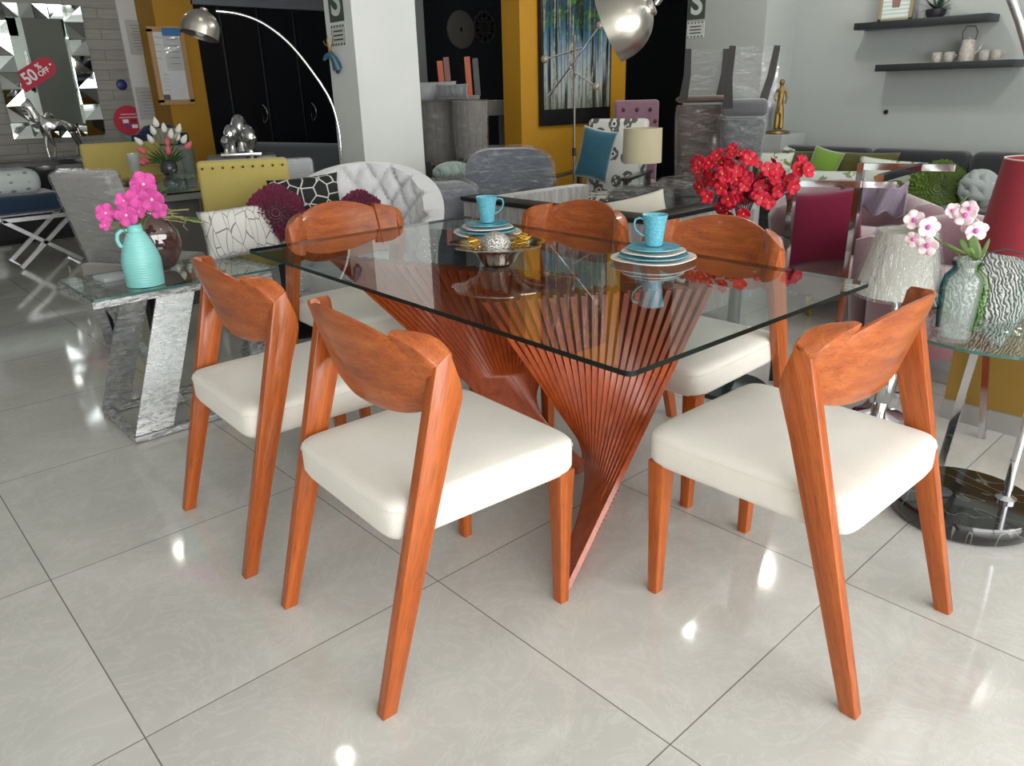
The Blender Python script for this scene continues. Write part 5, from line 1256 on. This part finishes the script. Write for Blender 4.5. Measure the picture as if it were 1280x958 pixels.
prof = [(dr_*math.sin(PI/2*i/16), dr_*1.15*math.cos(PI/2*i/16)) for i in range(17)]+[(dr_*1.0, -dr_*.24), (dr_-.004, -dr_*.24), (dr_-.004, 0)]+[((dr_-.004)*math.sin(PI/2*(15-i)/16), (dr_-.004)*math.cos(PI/2*(15-i)/16)) for i in range(16)]
sh = MB().lathe(prof, dc-bc, 56, M=Mq).build('lamp_shade', STEEL, al, ang=60)
MB().lathe([(0, dr_*1.0), (dr_*.26, dr_*1.05), (dr_*.26, dr_*1.2), (dr_*.22, dr_*1.24), (0, dr_*1.24)], dc-bc, 24, M=Mq).build('vent_cap', STEEL, sh)
MB().ball(dc-bc, dr_*.33, 16, 10).build('bulb', WHITE_CERAMIC, sh)
# ------------------------------------------------------------------ wall shelves
def shelf(lab, pa, pb):
    xs_ = 6.8-.235; a_, b_ = P(*pa, x=xs_), P(*pb, x=xs_); zz = (a_.z+b_.z)/2; ym = (a_.y+b_.y)/2; L_ = a_.y-b_.y
    t = thing('wall_shelf', lab, 'shelf', (6.8-.12, ym, zz)); t.rotation_euler = (math.atan2(b_.z-a_.z, -(L_))*0, 0, 0)
    MB().box((0, 0, 0), (.235, L_, .05), bev=.002).build('board', plain('black_shelf', '25282b', .4) if 'black_shelf' not in bpy.data.materials else bpy.data.materials['black_shelf'], t)
    return t, zz+.025, a_.y, b_.y
s1, z1s, ya1, yb1 = shelf('upper black floating shelf holding the framed print and plant', (1067, 36), (1236.6, 18))
s2, z2s, ya2, yb2 = shelf('lower black floating shelf holding the teapot and cups', (1093.5, 87), (1268, 77))
q = P(1118, 12, x=6.72); pf = thing('framed_print', 'wood-framed striped print of a brown pot leaning on the upper black shelf', 'picture', (6.71, P(1118, 20, x=6.7).y, z1s), -PI/2)
w_ = 36*MPP(q)*1.15
m = MB(); hh = .30
for c, s in (((0, 0, .012), (w_, .02, .024)), ((0, 0, hh-.012), (w_, .02, .024)), ((-w_/2+.012, 0, hh/2), (.024, .02, hh)), ((w_/2-.012, 0, hh/2), (.024, .02, hh))): m.box(c, s, bev=.002)
m.build('frame', plain('oak', '8f7f66', .6), pf)
def stripe_mat():
    m = N('mint_stripes'); w = m.n('ShaderNodeTexWave', bands_direction='Z'); w.inputs['Scale'].default_value = 11; m.l(m.coord(), w.inputs['Vector'])
    m.l(m.ramp(w.outputs['Color'], [(.45, 'a9bdb6'), (.5, 'cdd2cd')], 'LINEAR'), m.b.inputs['Base Color']); return m.m
MB().box((0, .004, hh/2), (w_-.04, .006, hh-.04)).build('print', stripe_mat(), pf, smooth=False)
MB().prism([(-.03, .10), (.025, .10), (.035, .20), (-.042, .20)], -.001, .002, 'y').build('printed_pot', plain('clay_print', '7c6158', .7), pf, smooth=False)
qy = P(1170, 14, x=6.68).y; pp_ = thing('potted_plant', 'dark green spiky plant in a low dark pot on the upper black shelf', 'plant', (6.68, qy, z1s))
MB().lathe([(0, 0), (.05, 0), (.07, .03), (.072, .06), (.06, .06), (0, .05)], n=24).build('pot', plain('dark_clay', '26262a', .5), pp_)
r5 = random.Random(5)
DKG = plain('dark_leaf', '1f3a2a', .5, var=(15, .3))
for i in range(40):
    a = r5.uniform(0, 2*PI); ln = r5.uniform(.10, .20); e = r5.uniform(.15, 1.1)
    def f(u, v, a=a, ln=ln, e=e):
        s = ln*u; w2 = .010*math.sin(PI*min(1, u+.05))*(v-.5)*2; zz = .05+s*math.sin(e)-.35*s*s/ln*math.cos(e)*.8
        xx = min(.10, max(-.14, s*math.cos(e)*math.cos(a))); return Vector((xx-w2*math.sin(a), s*math.cos(e)*math.sin(a)+w2*math.cos(a), zz))
    MB().surf(f, 6, 2).build('leaf', DKG, pp_, solid=.0008)
SPK = plain('speckled_stoneware', 'a19c96', .5, var=(60, .35))
ty = P(1208, 70, x=6.68).y; tpz = z2s; kt = MPP(Vector((6.68, ty, tpz)))
tp_ = thing('teapot', 'tall speckled stoneware teapot with an arched handle on the lower black shelf', 'teapot', (6.68, ty, tpz), -PI/2+.3)
s_ = 27*kt/2*.62
MB().lathe([(0, 0), (s_*1.0, 0), (s_*1.1, s_*.5), (s_*1.05, s_*1.6), (s_*.85, s_*2.9), (s_*.6, s_*3.05), (0, s_*3.15)], n=28).build('body', SPK, tp_)
MB().tube([(-s_*.85, 0, s_*2.8), (-s_*1.0, 0, s_*4.0), (-s_*.6, 0, s_*4.8), (s_*.5, 0, s_*4.8), (s_*.95, 0, s_*4.0), (s_*.8, 0, s_*2.8)], s_*.09, 8).build('handle', plain('dark_clay2', '4b4845', .5), tp_)
MB().tube([(s_*.95, 0, s_*1.0), (s_*1.5, 0, s_*1.5), (s_*1.8, 0, s_*2.5)], [s_*.24, s_*.17, s_*.1], 10).build('spout', SPK, tp_); MB().ball((0, 0, s_*3.2), s_*.16, 10, 8).build('lid_knob', SPK, tp_)
for i, (px, lab) in enumerate(((1171, 'speckled cup farthest left on the lower black shelf'), (1186, 'speckled cup just left of the teapot'), (1230, 'speckled cup just right of the teapot'), (1245, 'speckled cup at the right end of the lower black shelf'))):
    y_ = P(px, 72, x=6.68).y; c = thing('stoneware_cup', lab, 'cup', (6.68, y_, tpz), -PI/2, 'speckled cups on the lower shelf'); r = 6.3*kt
    MB().lathe([(0, 0), (r*.75, 0), (r*1.0, r*.8), (r*.95, r*1.9), (r*.85, r*1.9), (r*.9, r*.9), (0, r*.3)], n=20).build('bowl', SPK, c)
    MB().tube([(r*.9, 0, r*1.5), (r*1.4, 0, r*1.2), (r*.95, 0, r*.6)], r*.12, 6).build('handle', SPK, c)
o = MB().lathe([(0, 0), (.018, 0), (.016, .012), (0, .014)], n=16, M=RY(-PI/2)).build('round_stud', BLACK); c = P(1107, 140, x=6.79); o.location = (6.8, c.y, c.z); tag(o, 'small black round stud on the right wall between shelf and sofa', 'stud')
# ------------------------------------------------------------------ dark sofa along the wall
DS = fabric('black_green_fabric', '24282a', 150, .12, .8, .25, .3)
sz = P(1100, 183, x=6.42).z
ds = thing('sofa', 'long charcoal sofa full of cushions against the right wall', 'sofa', (6.2, 1.9, 0))
MB().box((.36, 0, .40), (.20, 3.5, .50), bev=.04, seg=3).build('back_frame', DS, ds)
ys = [P(q_, 186, x=6.5).y-1.9 for q_ in (985, 1093, 1219)]; ys += [ys[-1]-(ys[1]-ys[2])]
for a_, b_ in zip([ys[0]+.02]+ys[1:3], ys[1:]):
    MB().box((.27, (a_+b_)/2, .60), (.20, abs(a_-b_)-.02, (sz-.43)), bev=.06, seg=4).build('back_cushion', DS, ds)
for a_, b_ in zip(ys, ys[1:]): MB().box((-.12, (a_+b_)/2, .36), (.72, abs(a_-b_)-.015, .2), bev=.05, seg=4).build('seat_cushion', DS, ds)
MB().box((-.05, 0, .17), (.85, 3.5, .2), bev=.02).build('base', DS, ds)
for y_ in (1.66, -1.66): MB().box((-.05, y_, .35), (.85, .18, .5), bev=.05, seg=3).build('armrest', DS, ds)
for sx in (-.4, .35):
    for sy in (-1.6, 1.6): MB().tube([(sx, sy, 0), (sx, sy, .08)], .02).build('leg', BLACK, ds)
def leafprint(name, base, leaf, sc_=9):
    m = N(name); v = m.n('ShaderNodeTexVoronoi'); v.inputs['Scale'].default_value = sc_; m.l(m.coord((1, 0, 1.5)), v.inputs['Vector'])
    n_ = m.noise(m.coord((1, 0, 1)), 16, 2, .5)
    a = m.ramp(v.outputs['Distance'], [(.36, (1, 1, 1)), (.40, (0, 0, 0))]); b = m.ramp(n_, [(.47, (0, 0, 0)), (.52, (1, 1, 1))])
    m.l(m.mix(m.mix(1.0, a, b, 'MULTIPLY'), lin(base), lin(leaf)), m.b.inputs['Base Color']); m.set(Roughness=.9); return m.m
OLIVE = fabric('olive_linen', '4b4a26', 200, .1); LIME = fabric('lime_velvet', '5f8026', 90, .12, .7, .2, .6); WLEAF = leafprint('white_olive_leaf_print', 'b9bfb6', '6b7434', 6); WVINE = leafprint('white_vine_print', 'b4bab2', '6f7a5c', 9)
def csofa(lab, px0, px1, py0, py1, xw, mat, lean=-.2, roll=0, t=.14, grp='scatter cushions on the charcoal sofa'):
    py0 += 5; py1 += 3; c = P((px0+px1)/2, (py0+py1)/2, x=xw); k = MPP(c); yaw = (face(c)*.45-PI/2*.55)
    hf = abs(math.cos(face(c)-yaw)); return cushion('cushion', lab, c, (px1-px0)*k/hf*1.02, (py1-py0)*k*1.02, t, mat, rz=yaw, lean=lean, roll=roll, group=grp)
csofa('white cushion with olive leaves at the far end of the charcoal sofa', 934, 988, 186, 226, 5.95, WLEAF)
csofa('white cushion corner poking up behind the olive cushion', 958, 1004, 178, 214, 6.38, WVINE, roll=.2)
csofa('olive cushion left of the lime green cushion', 976, 1030, 184, 228, 6.22, OLIVE)
csofa('olive cushion right of the lime green cushion', 1040, 1116, 186, 232, 6.25, OLIVE)
csofa('lime green velvet cushion standing between two olive cushions', 1012, 1048, 182, 222, 6.12, LIME, roll=.25)
csofa('white cushion with olive leaves behind the chrome frame', 1072, 1150, 195, 240, 6.10, WLEAF, roll=.08)
csofa('wide white vine-print cushion lying above the maroon cushion', 970, 1074, 208, 256, 5.95, WVINE)
q = P(1172, 236, x=5.95); ruffle('ruffled_cushion', 'green swirled round cushion on the charcoal sofa', q, 34*MPP(q), fabric('moss_chiffon', '4d6322', 60, .2, .9, .5, .5), lean=-.2)
q = P(1224, 236, x=5.95); kn = thing('knot_cushion', 'pale grey knotted ball cushion on the charcoal sofa beside the red lampshade', 'cushion', q, face(q))
R8 = 21*MPP(q); KN = fabric('pale_grey_jersey', '8f9695', 150, .06)
for off in (-.36, .36):
    for ax_ in range(3):
        pts = []
        for i in range(40):
            a = 2*PI*i/40; p = Vector((math.cos(a), math.sin(a), off+.10*math.sin(2*a+ax_)))*R8*.80
            pts.append(p if ax_ == 0 else (Vector((p.z, p.x, p.y)) if ax_ == 1 else Vector((p.y, p.z, p.x))))
        MB().tube(pts, R8*.31, 12, closed=True).build('strand', KN, kn, ang=180)
# ------------------------------------------------------------------ pink tub armchairs
PK = fabric('dusty_pink_velvet', '7b5d65', 100, .08, .6, .15, .7); PKS = fabric('rose_pink_velvet', '976a71', 100, .08, .6, .15, .7)
def pink_tub(lab, p, rz, R, zt, mat=PK, arm_z=None):
    t = thing('tub_armchair', lab, 'armchair', (p[0], p[1], 0), rz, 'dusty pink tub armchairs')
    az = arm_z or zt*.86
    def sec(a):      # arm/back roll cross-section at angle a
        zz = az+(zt-az)*max(0, math.sin(a))**2
        return zz
    rings = []
    for i in range(41):
        a = PI*(-.12+1.24*i/40); zz = sec(a); c = Vector((-math.cos(a), .92*math.sin(a), 0)); rr = []
        e = min(1, min(i, 40-i)/2.5+.25)
        for r_, z_ in ((R-.13, .12), (R-.15, zz-.16), (R-.16, zz-.07), (R-.12, zz-.01), (R-.05, zz+.005), (R+.02, zz-.02), (R+.05, zz-.08), (R+.03, zz-.2), (R-.01, .12)):
            mid_r = R-.06; rr.append(c*(mid_r+(r_-mid_r)*e)+Vector((0, 0, .12+(z_-.12)*(.8+.2*e))))
        rings.append(rr)
    MB().loft(rings).build('wraparound_back', mat, t, ang=50, recalc=True)
    MB().lathe([(0, .12), (R-.10, .12), (R-.09, .36), (R-.11, .43), (R-.16, .455), (0, .47)], (0, -.03, 0), 40).build('seat', PKS, t)
    for sx in (-1, 1):
        for sy in (-1, 1): MB().tube([(sx*R*.55, sy*R*.55, 0), (sx*R*.6, sy*R*.6, .13)], [.012, .018]).build('leg', GOLD, t)
    return t
q = P(1062, 320, d=4.95); pink_tub('dusty pink tub armchair holding the maroon cushion, behind the chrome frame', (q.x, q.y), face(q)+.25, .44, P(1110, 232, d=5.0).z)
q = P(1160, 420, d=3.98); pink_tub('dusty pink tub armchair behind the white wrapped lampshade', (q.x, q.y), face(q)-.3, .37, P(1195, 278, d=4.0).z)
q = P(1030, 285, d=4.55); cushion('cushion', 'plain maroon cushion standing in the pink tub armchair', q, .40, .42, .14, fabric('maroon_cotton', '6a1430', 250, .06), lean=-.22, roll=-.12)
q = P(1090, 250, d=4.75); th_ = thing('throw_blanket', 'lilac throw blanket draped over the pink tub armchair', 'blanket', q, face(q)); LIL = fabric('lilac_satin', '7d6f80', 60, .1, .4, .3, .5)
MB().surf(lambda u, v: Vector(((u-.5)*.34, .04*math.sin(u*14+v*3)-.02-.06*math.sin(PI*u), .09-.12*v-.05*u*(v)+.015*math.sin(u*20))), 40, 10).build('cloth', LIL, th_, ang=180, solid=.006)
# ------------------------------------------------------------------ two chrome side-table frames without tops
def stand(lab, a, b, zt, extra=()):
    t = thing('frame_stand', lab, 'table frame', (a.x, a.y, 0)); o_ = Vector((a.x, a.y, 0))
    def bar(p, q_, nm): MB().tube([Vector(p)-o_, Vector(q_)-o_], .0125, 4).build(nm, CHROME, t, smooth=False)
    bar((a.x, a.y, 0), (a.x, a.y, zt+.0125), 'post'); bar((a.x, a.y, zt), (b.x, b.y, zt), 'top_bar'); bar((a.x, a.y, .0125), (b.x, b.y, .0125), 'floor_bar')
    for p, q_ in extra: bar(p, q_, 'cross_bar'); bar((p[0], p[1], .0125), (q_[0], q_[1], .0125), 'floor_bar')
A1, A2 = P(992, 229, z=.9), P(1120, 231, z=.9)
stand('lower bare chrome square-tube frame in front of the maroon cushion', A1, A2, .9)
B1, B2 = P(1077, 208, z=.97), P(1194, 210, z=.97)
stand('taller bare chrome square-tube frame beside the white plastic-wrapped lampshade', B1, B2, .97, ((P(1153, 208, z=.97), P(1100, 223, z=.97)),))
# ------------------------------------------------------------------ red blossoms in a glass vase on a pedestal table
q = P(928, 265, d=3.35); zped = P(930, 300, d=3.35).z
pd = thing('pedestal_table', 'dark round pedestal table carrying the red flower vase', 'table', (q.x, q.y, 0))
MB().lathe([(0, 0), (.17, 0), (.17, .02), (.03, .04), (.025, zped-.04), (.06, zped-.02), (.20, zped-.02), (.20, zped), (0, zped)], n=40).build('pedestal', plain('dark_green_lacquer', '1c2a26', .3), pd, ang=40)
gv = thing('glass_vase', 'clear cylinder vase holding the red blossoms', 'vase', (q.x, q.y, zped))
zv = P(930, 262, d=3.35).z-zped
MB().lathe([(0, 0), (.045, 0), (.05, .01), (.05, zv), (.046, zv), (.045, .015), (0, .012)], n=28).build('body', VASEGLASS, gv)
REDP = plain('crimson_petal', 'b8132f', .5, var=(30, .3)); YC = plain('yellow_stamen', 'd9a23a', .6)
rf = thing('red_blossoms', 'big spray of crimson artificial blossoms above the rear dining chair', 'flowers', (q.x, q.y, zped+zv), face(q)); kf = MPP(P(930, 225, d=3.35))
r6 = random.Random(21); Bz = (930, 262)
spots_ = []
for (cx0, cy0, rx, ry, n_) in ((900, 228, 34, 26, 26), (940, 222, 30, 24, 22), (912, 258, 24, 16, 10), (885, 205, 20, 12, 8), (918, 198, 14, 12, 6), (975, 222, 18, 12, 8), (992, 211, 12, 8, 5), (960, 240, 22, 12, 8), (925, 236, 40, 22, 14)):
    for _ in range(n_):
        a = r6.uniform(0, 2*PI); rr = math.sqrt(r6.random()); spots_.append((cx0+rx*rr*math.cos(a), cy0+ry*rr*math.sin(a)))
m = MB()
for i in range(9):
    a = (-.9+1.9*i/8); m.tube([(0, 0, -.1), (.05*math.sin(a), 0, .04), (.20*math.sin(a)+.03, .02, .20*math.cos(a)*.8)], .003, 5)
m.build('stems', plain('dark_stem', '3a2a22', .7), rf)
protos = []
for i, (px, py) in enumerate(spots_):
    c = Vector(((px-Bz[0])*kf, r6.uniform(-.09, .09), (Bz[1]-py)*kf)); nn_ = (Vector((c.x*1.2, c.y*2-.10, (c.z-.1)*1.1))+Vector((r6.uniform(-.06, .06), -.05, r6.uniform(-.06, .06)))).normalized()
    if len(protos) < 6:
        o = bloom('flower', REDP, YC, rf, (0, 0, 0), (0, 0, 1), .030, 5, .25, 1.1, ph=i, layers=1); protos.append(o)
    else:
        s0 = protos[i % 6]; o = s0.copy(); COL.objects.link(o)
        for ch in kids(s0): c2 = ch.copy(); COL.objects.link(c2); c2.parent = o
    o.location = c; o.rotation_mode = 'QUATERNION'; o.rotation_quaternion = nn_.to_track_quat('Z', 'Y'); s9 = r6.uniform(.75, 1.15); o.scale = (s9,)*3
for i in range(14):
    px, py = spots_[(i*7) % len(spots_)]; c = Vector(((px-Bz[0])*kf, .05, (Bz[1]-py)*kf)); a = r6.uniform(0, 6)
    MB().surf(lambda u, v, c=c, a=a: c+Vector((math.cos(a)*.06*u+(v-.5)*.02*math.sin(PI*u), 0, math.sin(a)*.06*u+(v-.5)*.02*math.sin(PI*u))), 5, 2).build('leaf', DKG, rf, solid=.001)
# ------------------------------------------------------------------ white wrapped lampshade lamp
q = P(1128, 330, d=3.2); ks = MPP(q); zb0, zb1 = P(1126, 366, d=3.2).z, P(1133, 288, d=3.2).z
wl_ = thing('table_lamp', 'lamp with a white conical shade in crinkled plastic before the pink armchair', 'lamp', (q.x, q.y, 0))
WSH = fabric('ivory_shade', 'c9c8bd', 300, .04)
Rb, Rt = 51*ks, 33*ks
MB().lathe([(Rb, zb0), (Rt, zb1), (Rt-.004, zb1), (Rb-.004, zb0)], n=56).build('lamp_shade', WSH, wl_)
CRINK = sheet_glass('crinkled_film', (.95, .95, .95), rough=.08, bump=(30, 1.0, .05, (1.2, 1.2, .35)), ior=1.7, haze=.1)
MB().lathe([(Rb+.006, zb0-.01), (Rb+.01, zb0+.02), (Rt+.008, zb1+.004), (Rt-.03, zb1+.008)], n=56).build('plastic_wrap', CRINK, wl_)
MB().lathe([(0, 0), (.10, 0), (.10, .02), (.03, .04), (.05, .12), (.06, .2), (.03, .3), (.012, .34), (.012, zb0+.05), (0, zb0+.05)], n=28).build('base', CHROME, wl_)
# ------------------------------------------------------------------ round glass side table with its things
RT = .50; tcx, tcy = 2.885, .70
rt = thing('side_table', 'round glass side table on leaning chrome legs at the right edge', 'table', (tcx, tcy, 0)); rr_ = .33
glass_slab([(rr_*math.cos(2*PI*i/64), rr_*math.sin(2*PI*i/64)) for i in range(64)], RT-.01, RT, 'table_top', [TOPGLASS, EDGE_L], rt)
for i, (a0, a1) in enumerate(((3.2, 2.93), (4.9, 4.65), (.4, .15), (1.75, 1.5))):
    MB().tube([(rr_*.86*math.cos(a0), rr_*.86*math.sin(a0), RT-.012), (rr_*.62*math.cos(a1), rr_*.62*math.sin(a1), 0)], .010, 4, flat=(1.2, .7)).build('leg', CHROME, rt, smooth=False)
    MB().lathe([(0, 0), (.02, 0), (.02, .004), (0, .004)], (rr_*.86*math.cos(a0), rr_*.86*math.sin(a0), RT-.0145), 16).build('glass_pad', CHROME, rt)
# vase
vb = P(1191, 426, z=RT); kv = MPP(vb); hv = P(1196, 322, d=math.hypot(vb.x, vb.y)).z-RT
ov = thing('orchid_vase', 'thick clear glass vase streaked teal and green on the round side table', 'vase', (vb.x, vb.y, RT), face(vb))
rv = 21*kv
prof = [(0, 0), (rv*.75, 0), (rv*.85, .006), (rv*.93, hv*.35), (rv*.98, hv*.66), (rv*.98, hv*.76), (rv*.80, hv*.82), (rv*.56, hv*.86), (rv*.54, hv*.93), (rv*.74, hv*.985), (rv*.72, hv), (rv*.60, hv*.99), (rv*.46, hv*.92), (rv*.48, hv*.86), (rv*.86, hv*.74), (rv*.86, hv*.4), (rv*.7, .016), (0, .014)]
MB().lathe(prof, n=40, wob=lambda k, n, r, z: 1+.012*math.sin(k*1.7+z*60)).build('body', sheet_glass('hazed_vase_glass', (.9, .94, .93), bump=(14, .5, .02), haze=.10), ov, ang=70)  # clear glass; whitish haze mixed in to look more reflective
TEALG, GREENG = sheet_glass('teal_glass', (.10, .42, .45), .02, bump=(20, .5, .02)), sheet_glass('green_glass', (.35, .62, .12), .02, bump=(20, .5, .02))
for sx, mt, nm in ((-1, TEALG, 'teal_streak'), (1, GREENG, 'green_streak')):
    pts = [(sx*rv*.62, -.002, hv*.97), (sx*rv*.50, -.004, hv*.91), (sx*rv*.60, -.003, hv*.85), (sx*rv*.92, 0, hv*.78), (sx*rv*1.03, 0, hv*.64), (sx*rv*.98, 0, hv*.4), (sx*rv*.92, 0, hv*.15)]
    MB().tube(pts, [.012, .009, .009, .008, .008, .008, .006] if sx < 0 else [.013, .010, .009, .011, .014, .016, .018], 10, flat=(1, 1.2)).build(nm, mt, ov)
ob = thing('orchid_spray', 'pale pink and white artificial orchid stems in the teal and green vase', 'flowers', (vb.x, vb.y, RT+hv), face(vb)); O0 = (1196, 322)
def orl(px, py, y_=0): return Vector(((px-O0[0])*kv, y_, (O0[1]-py)*kv))
PWH = plain('blush_petal', 'ead3d6', .55, var=(35, .12), sheen=.2); PMG = plain('magenta_lip', 'c95fae', .5)
MB().tube([orl(1196, 345), orl(1185, 318), orl(1165, 306), orl(1140, 290), orl(1125, 289)], .0028, 6).build('stem', STEM, ob)
MB().tube([orl(1200, 345), orl(1202, 312), orl(1198, 292), orl(1180, 268), orl(1176, 258), orl(1184, 247)], .0028, 6).build('stem', STEM, ob)
MB().tube([orl(1203, 345), orl(1214, 314), orl(1232, 308), orl(1248, 312)], .003, 6).build('stem', plain('dark_twig', '3c4036', .6), ob)
for i, (px, py, r) in enumerate(((1131, 280, 12), (1148, 287, 13), (1134, 302, 10), (1150, 310, 13), (1170, 266, 9), (1184, 270, 13), (1192, 284, 11), (1198, 288, 13), (1187, 262, 10))):
    b = bloom('flower', PWH, None, ob, orl(px, py, -.012*(i % 3)), (.4*math.sin(i*2), -1, .3*math.cos(i*1.3)), r*kv, 5, .2, 1.05, ph=i*.7)
    c = orl(px, py, -.012*(i % 3)-.008); MB().ball(c, (r*kv*.22, .006, r*kv*.26), 10, 6).build('lip', PMG, b)
for (x0, y0), (x1, y1), w in (((1205, 322), (1194, 292), .022), ((1200, 320), (1184, 298), .02), ((1208, 320), (1213, 296), .008), ((1196, 318), (1168, 304), .012)):
    MB().surf(lambda u, v, x0=x0, y0=y0, x1=x1, y1=y1, w=w: orl(x0, y0).lerp(orl(x1, y1), u)+Vector(((v-.5)*w*math.sin(PI*min(1, u*.95+.04))**.6*1.6, -.01*math.sin(PI*u)-.01, 0)), 8, 4).build('leaf', plain('orchid_leaf', '5d7540', .5) if 'orchid_leaf' not in bpy.data.materials else bpy.data.materials['orchid_leaf'], ob, solid=.0015)
# red lamp on the round table
lq = P(1276, 425, z=RT); lq = Vector((2.845, .652, RT)); kl = MPP(Vector((lq.x, lq.y, .9)))
dd_ = math.hypot(lq.x, lq.y); zr0, zr1 = P(1256, 309, d=dd_).z, P(1262, 198, d=dd_).z
rl = thing('table_lamp', 'table lamp with a red conical shade and clear glass foot on the round side table', 'lamp', lq)
RSH = fabric('red_shade', '93303c', 260, .06, .7, .1, .1)
xr0 = P(1256, 316, d=dd_)
Rb2, Rt2 = 62*kl, 50*kl
MB().lathe([(Rb2, zr0-RT), (Rt2, zr1-RT), (Rt2-.004, zr1-RT), (Rb2-.004, zr0-RT)], n=64).build('lamp_shade', [RSH], rl)
MB().lathe([(Rt2-.001, zr1-RT-.001), (Rt2-.001, zr1-RT+.004), (Rt2-.006, zr1-RT+.004)], n=64).build('shade_rim', CREAM, rl)
MB().lathe([(0, 0), (.075, 0), (.078, .012), (.03, .025), (.016, .05), (.035, .085), (.04, .11), (.02, .14), (.012, .17), (.024, .21), (.012, .24), (.01, zr0-RT+.06), (0, zr0-RT+.06)], n=36).build('glass_stem', VASEGLASS, rl)
MB().ball((0, 0, zr0-RT+.1), .04, 14, 10).build('bulb', WHITE_CERAMIC, rl)
# textured white cushion leaning on the table
def rib_mat():
    m = N('white_ribbed_knit'); w = m.n('ShaderNodeTexWave', wave_type='BANDS', bands_direction='DIAGONAL'); w.inputs['Scale'].default_value = 34; w.inputs['Distortion'].default_value = 9; w.inputs['Detail'].default_value = 2; w.inputs['Detail Scale'].default_value = 1.2
    m.l(m.coord(), w.inputs['Vector']); m.l(m.ramp(w.outputs['Color'], [(.15, '6d716c'), (.4, 'c6cac4')]), m.b.inputs['Base Color']); m.set(Roughness=.95); m.bump(w.outputs['Color'], .8, .008); return m.m
RIB = rib_mat(); q = P(1238, 358, d=3.12)
cushion('cushion', 'white ribbed cushion standing on the round glass table behind the orchid vase', Vector((q.x, q.y, q.z-.02)), .30, .30, .13, RIB, lean=-.15, roll=.45)
# low ochre partition with grey skirting seen beneath the round table
yp = thing('low_partition', 'low ochre panel with a grey skirting beneath the round glass table', 'panel', (3.23, .47, 0))
MB().box((0, 0, .25), (.05, .9, .34)).build('panel', plain('shaded_ochre', '86682a', .6), yp, smooth=False); MB().box((-.006, 0, .04), (.065, .9, .08)).build('skirting', plain('grey_skirting', '8c8a85', .5), yp, smooth=False); MB().box((0, 0, .43), (.07, .92, .02)).build('cap_rail', plain('ochre_rail', '8a6a1c', .5), yp, smooth=False)  # panel ochre darkened in its colour to carry the shade there
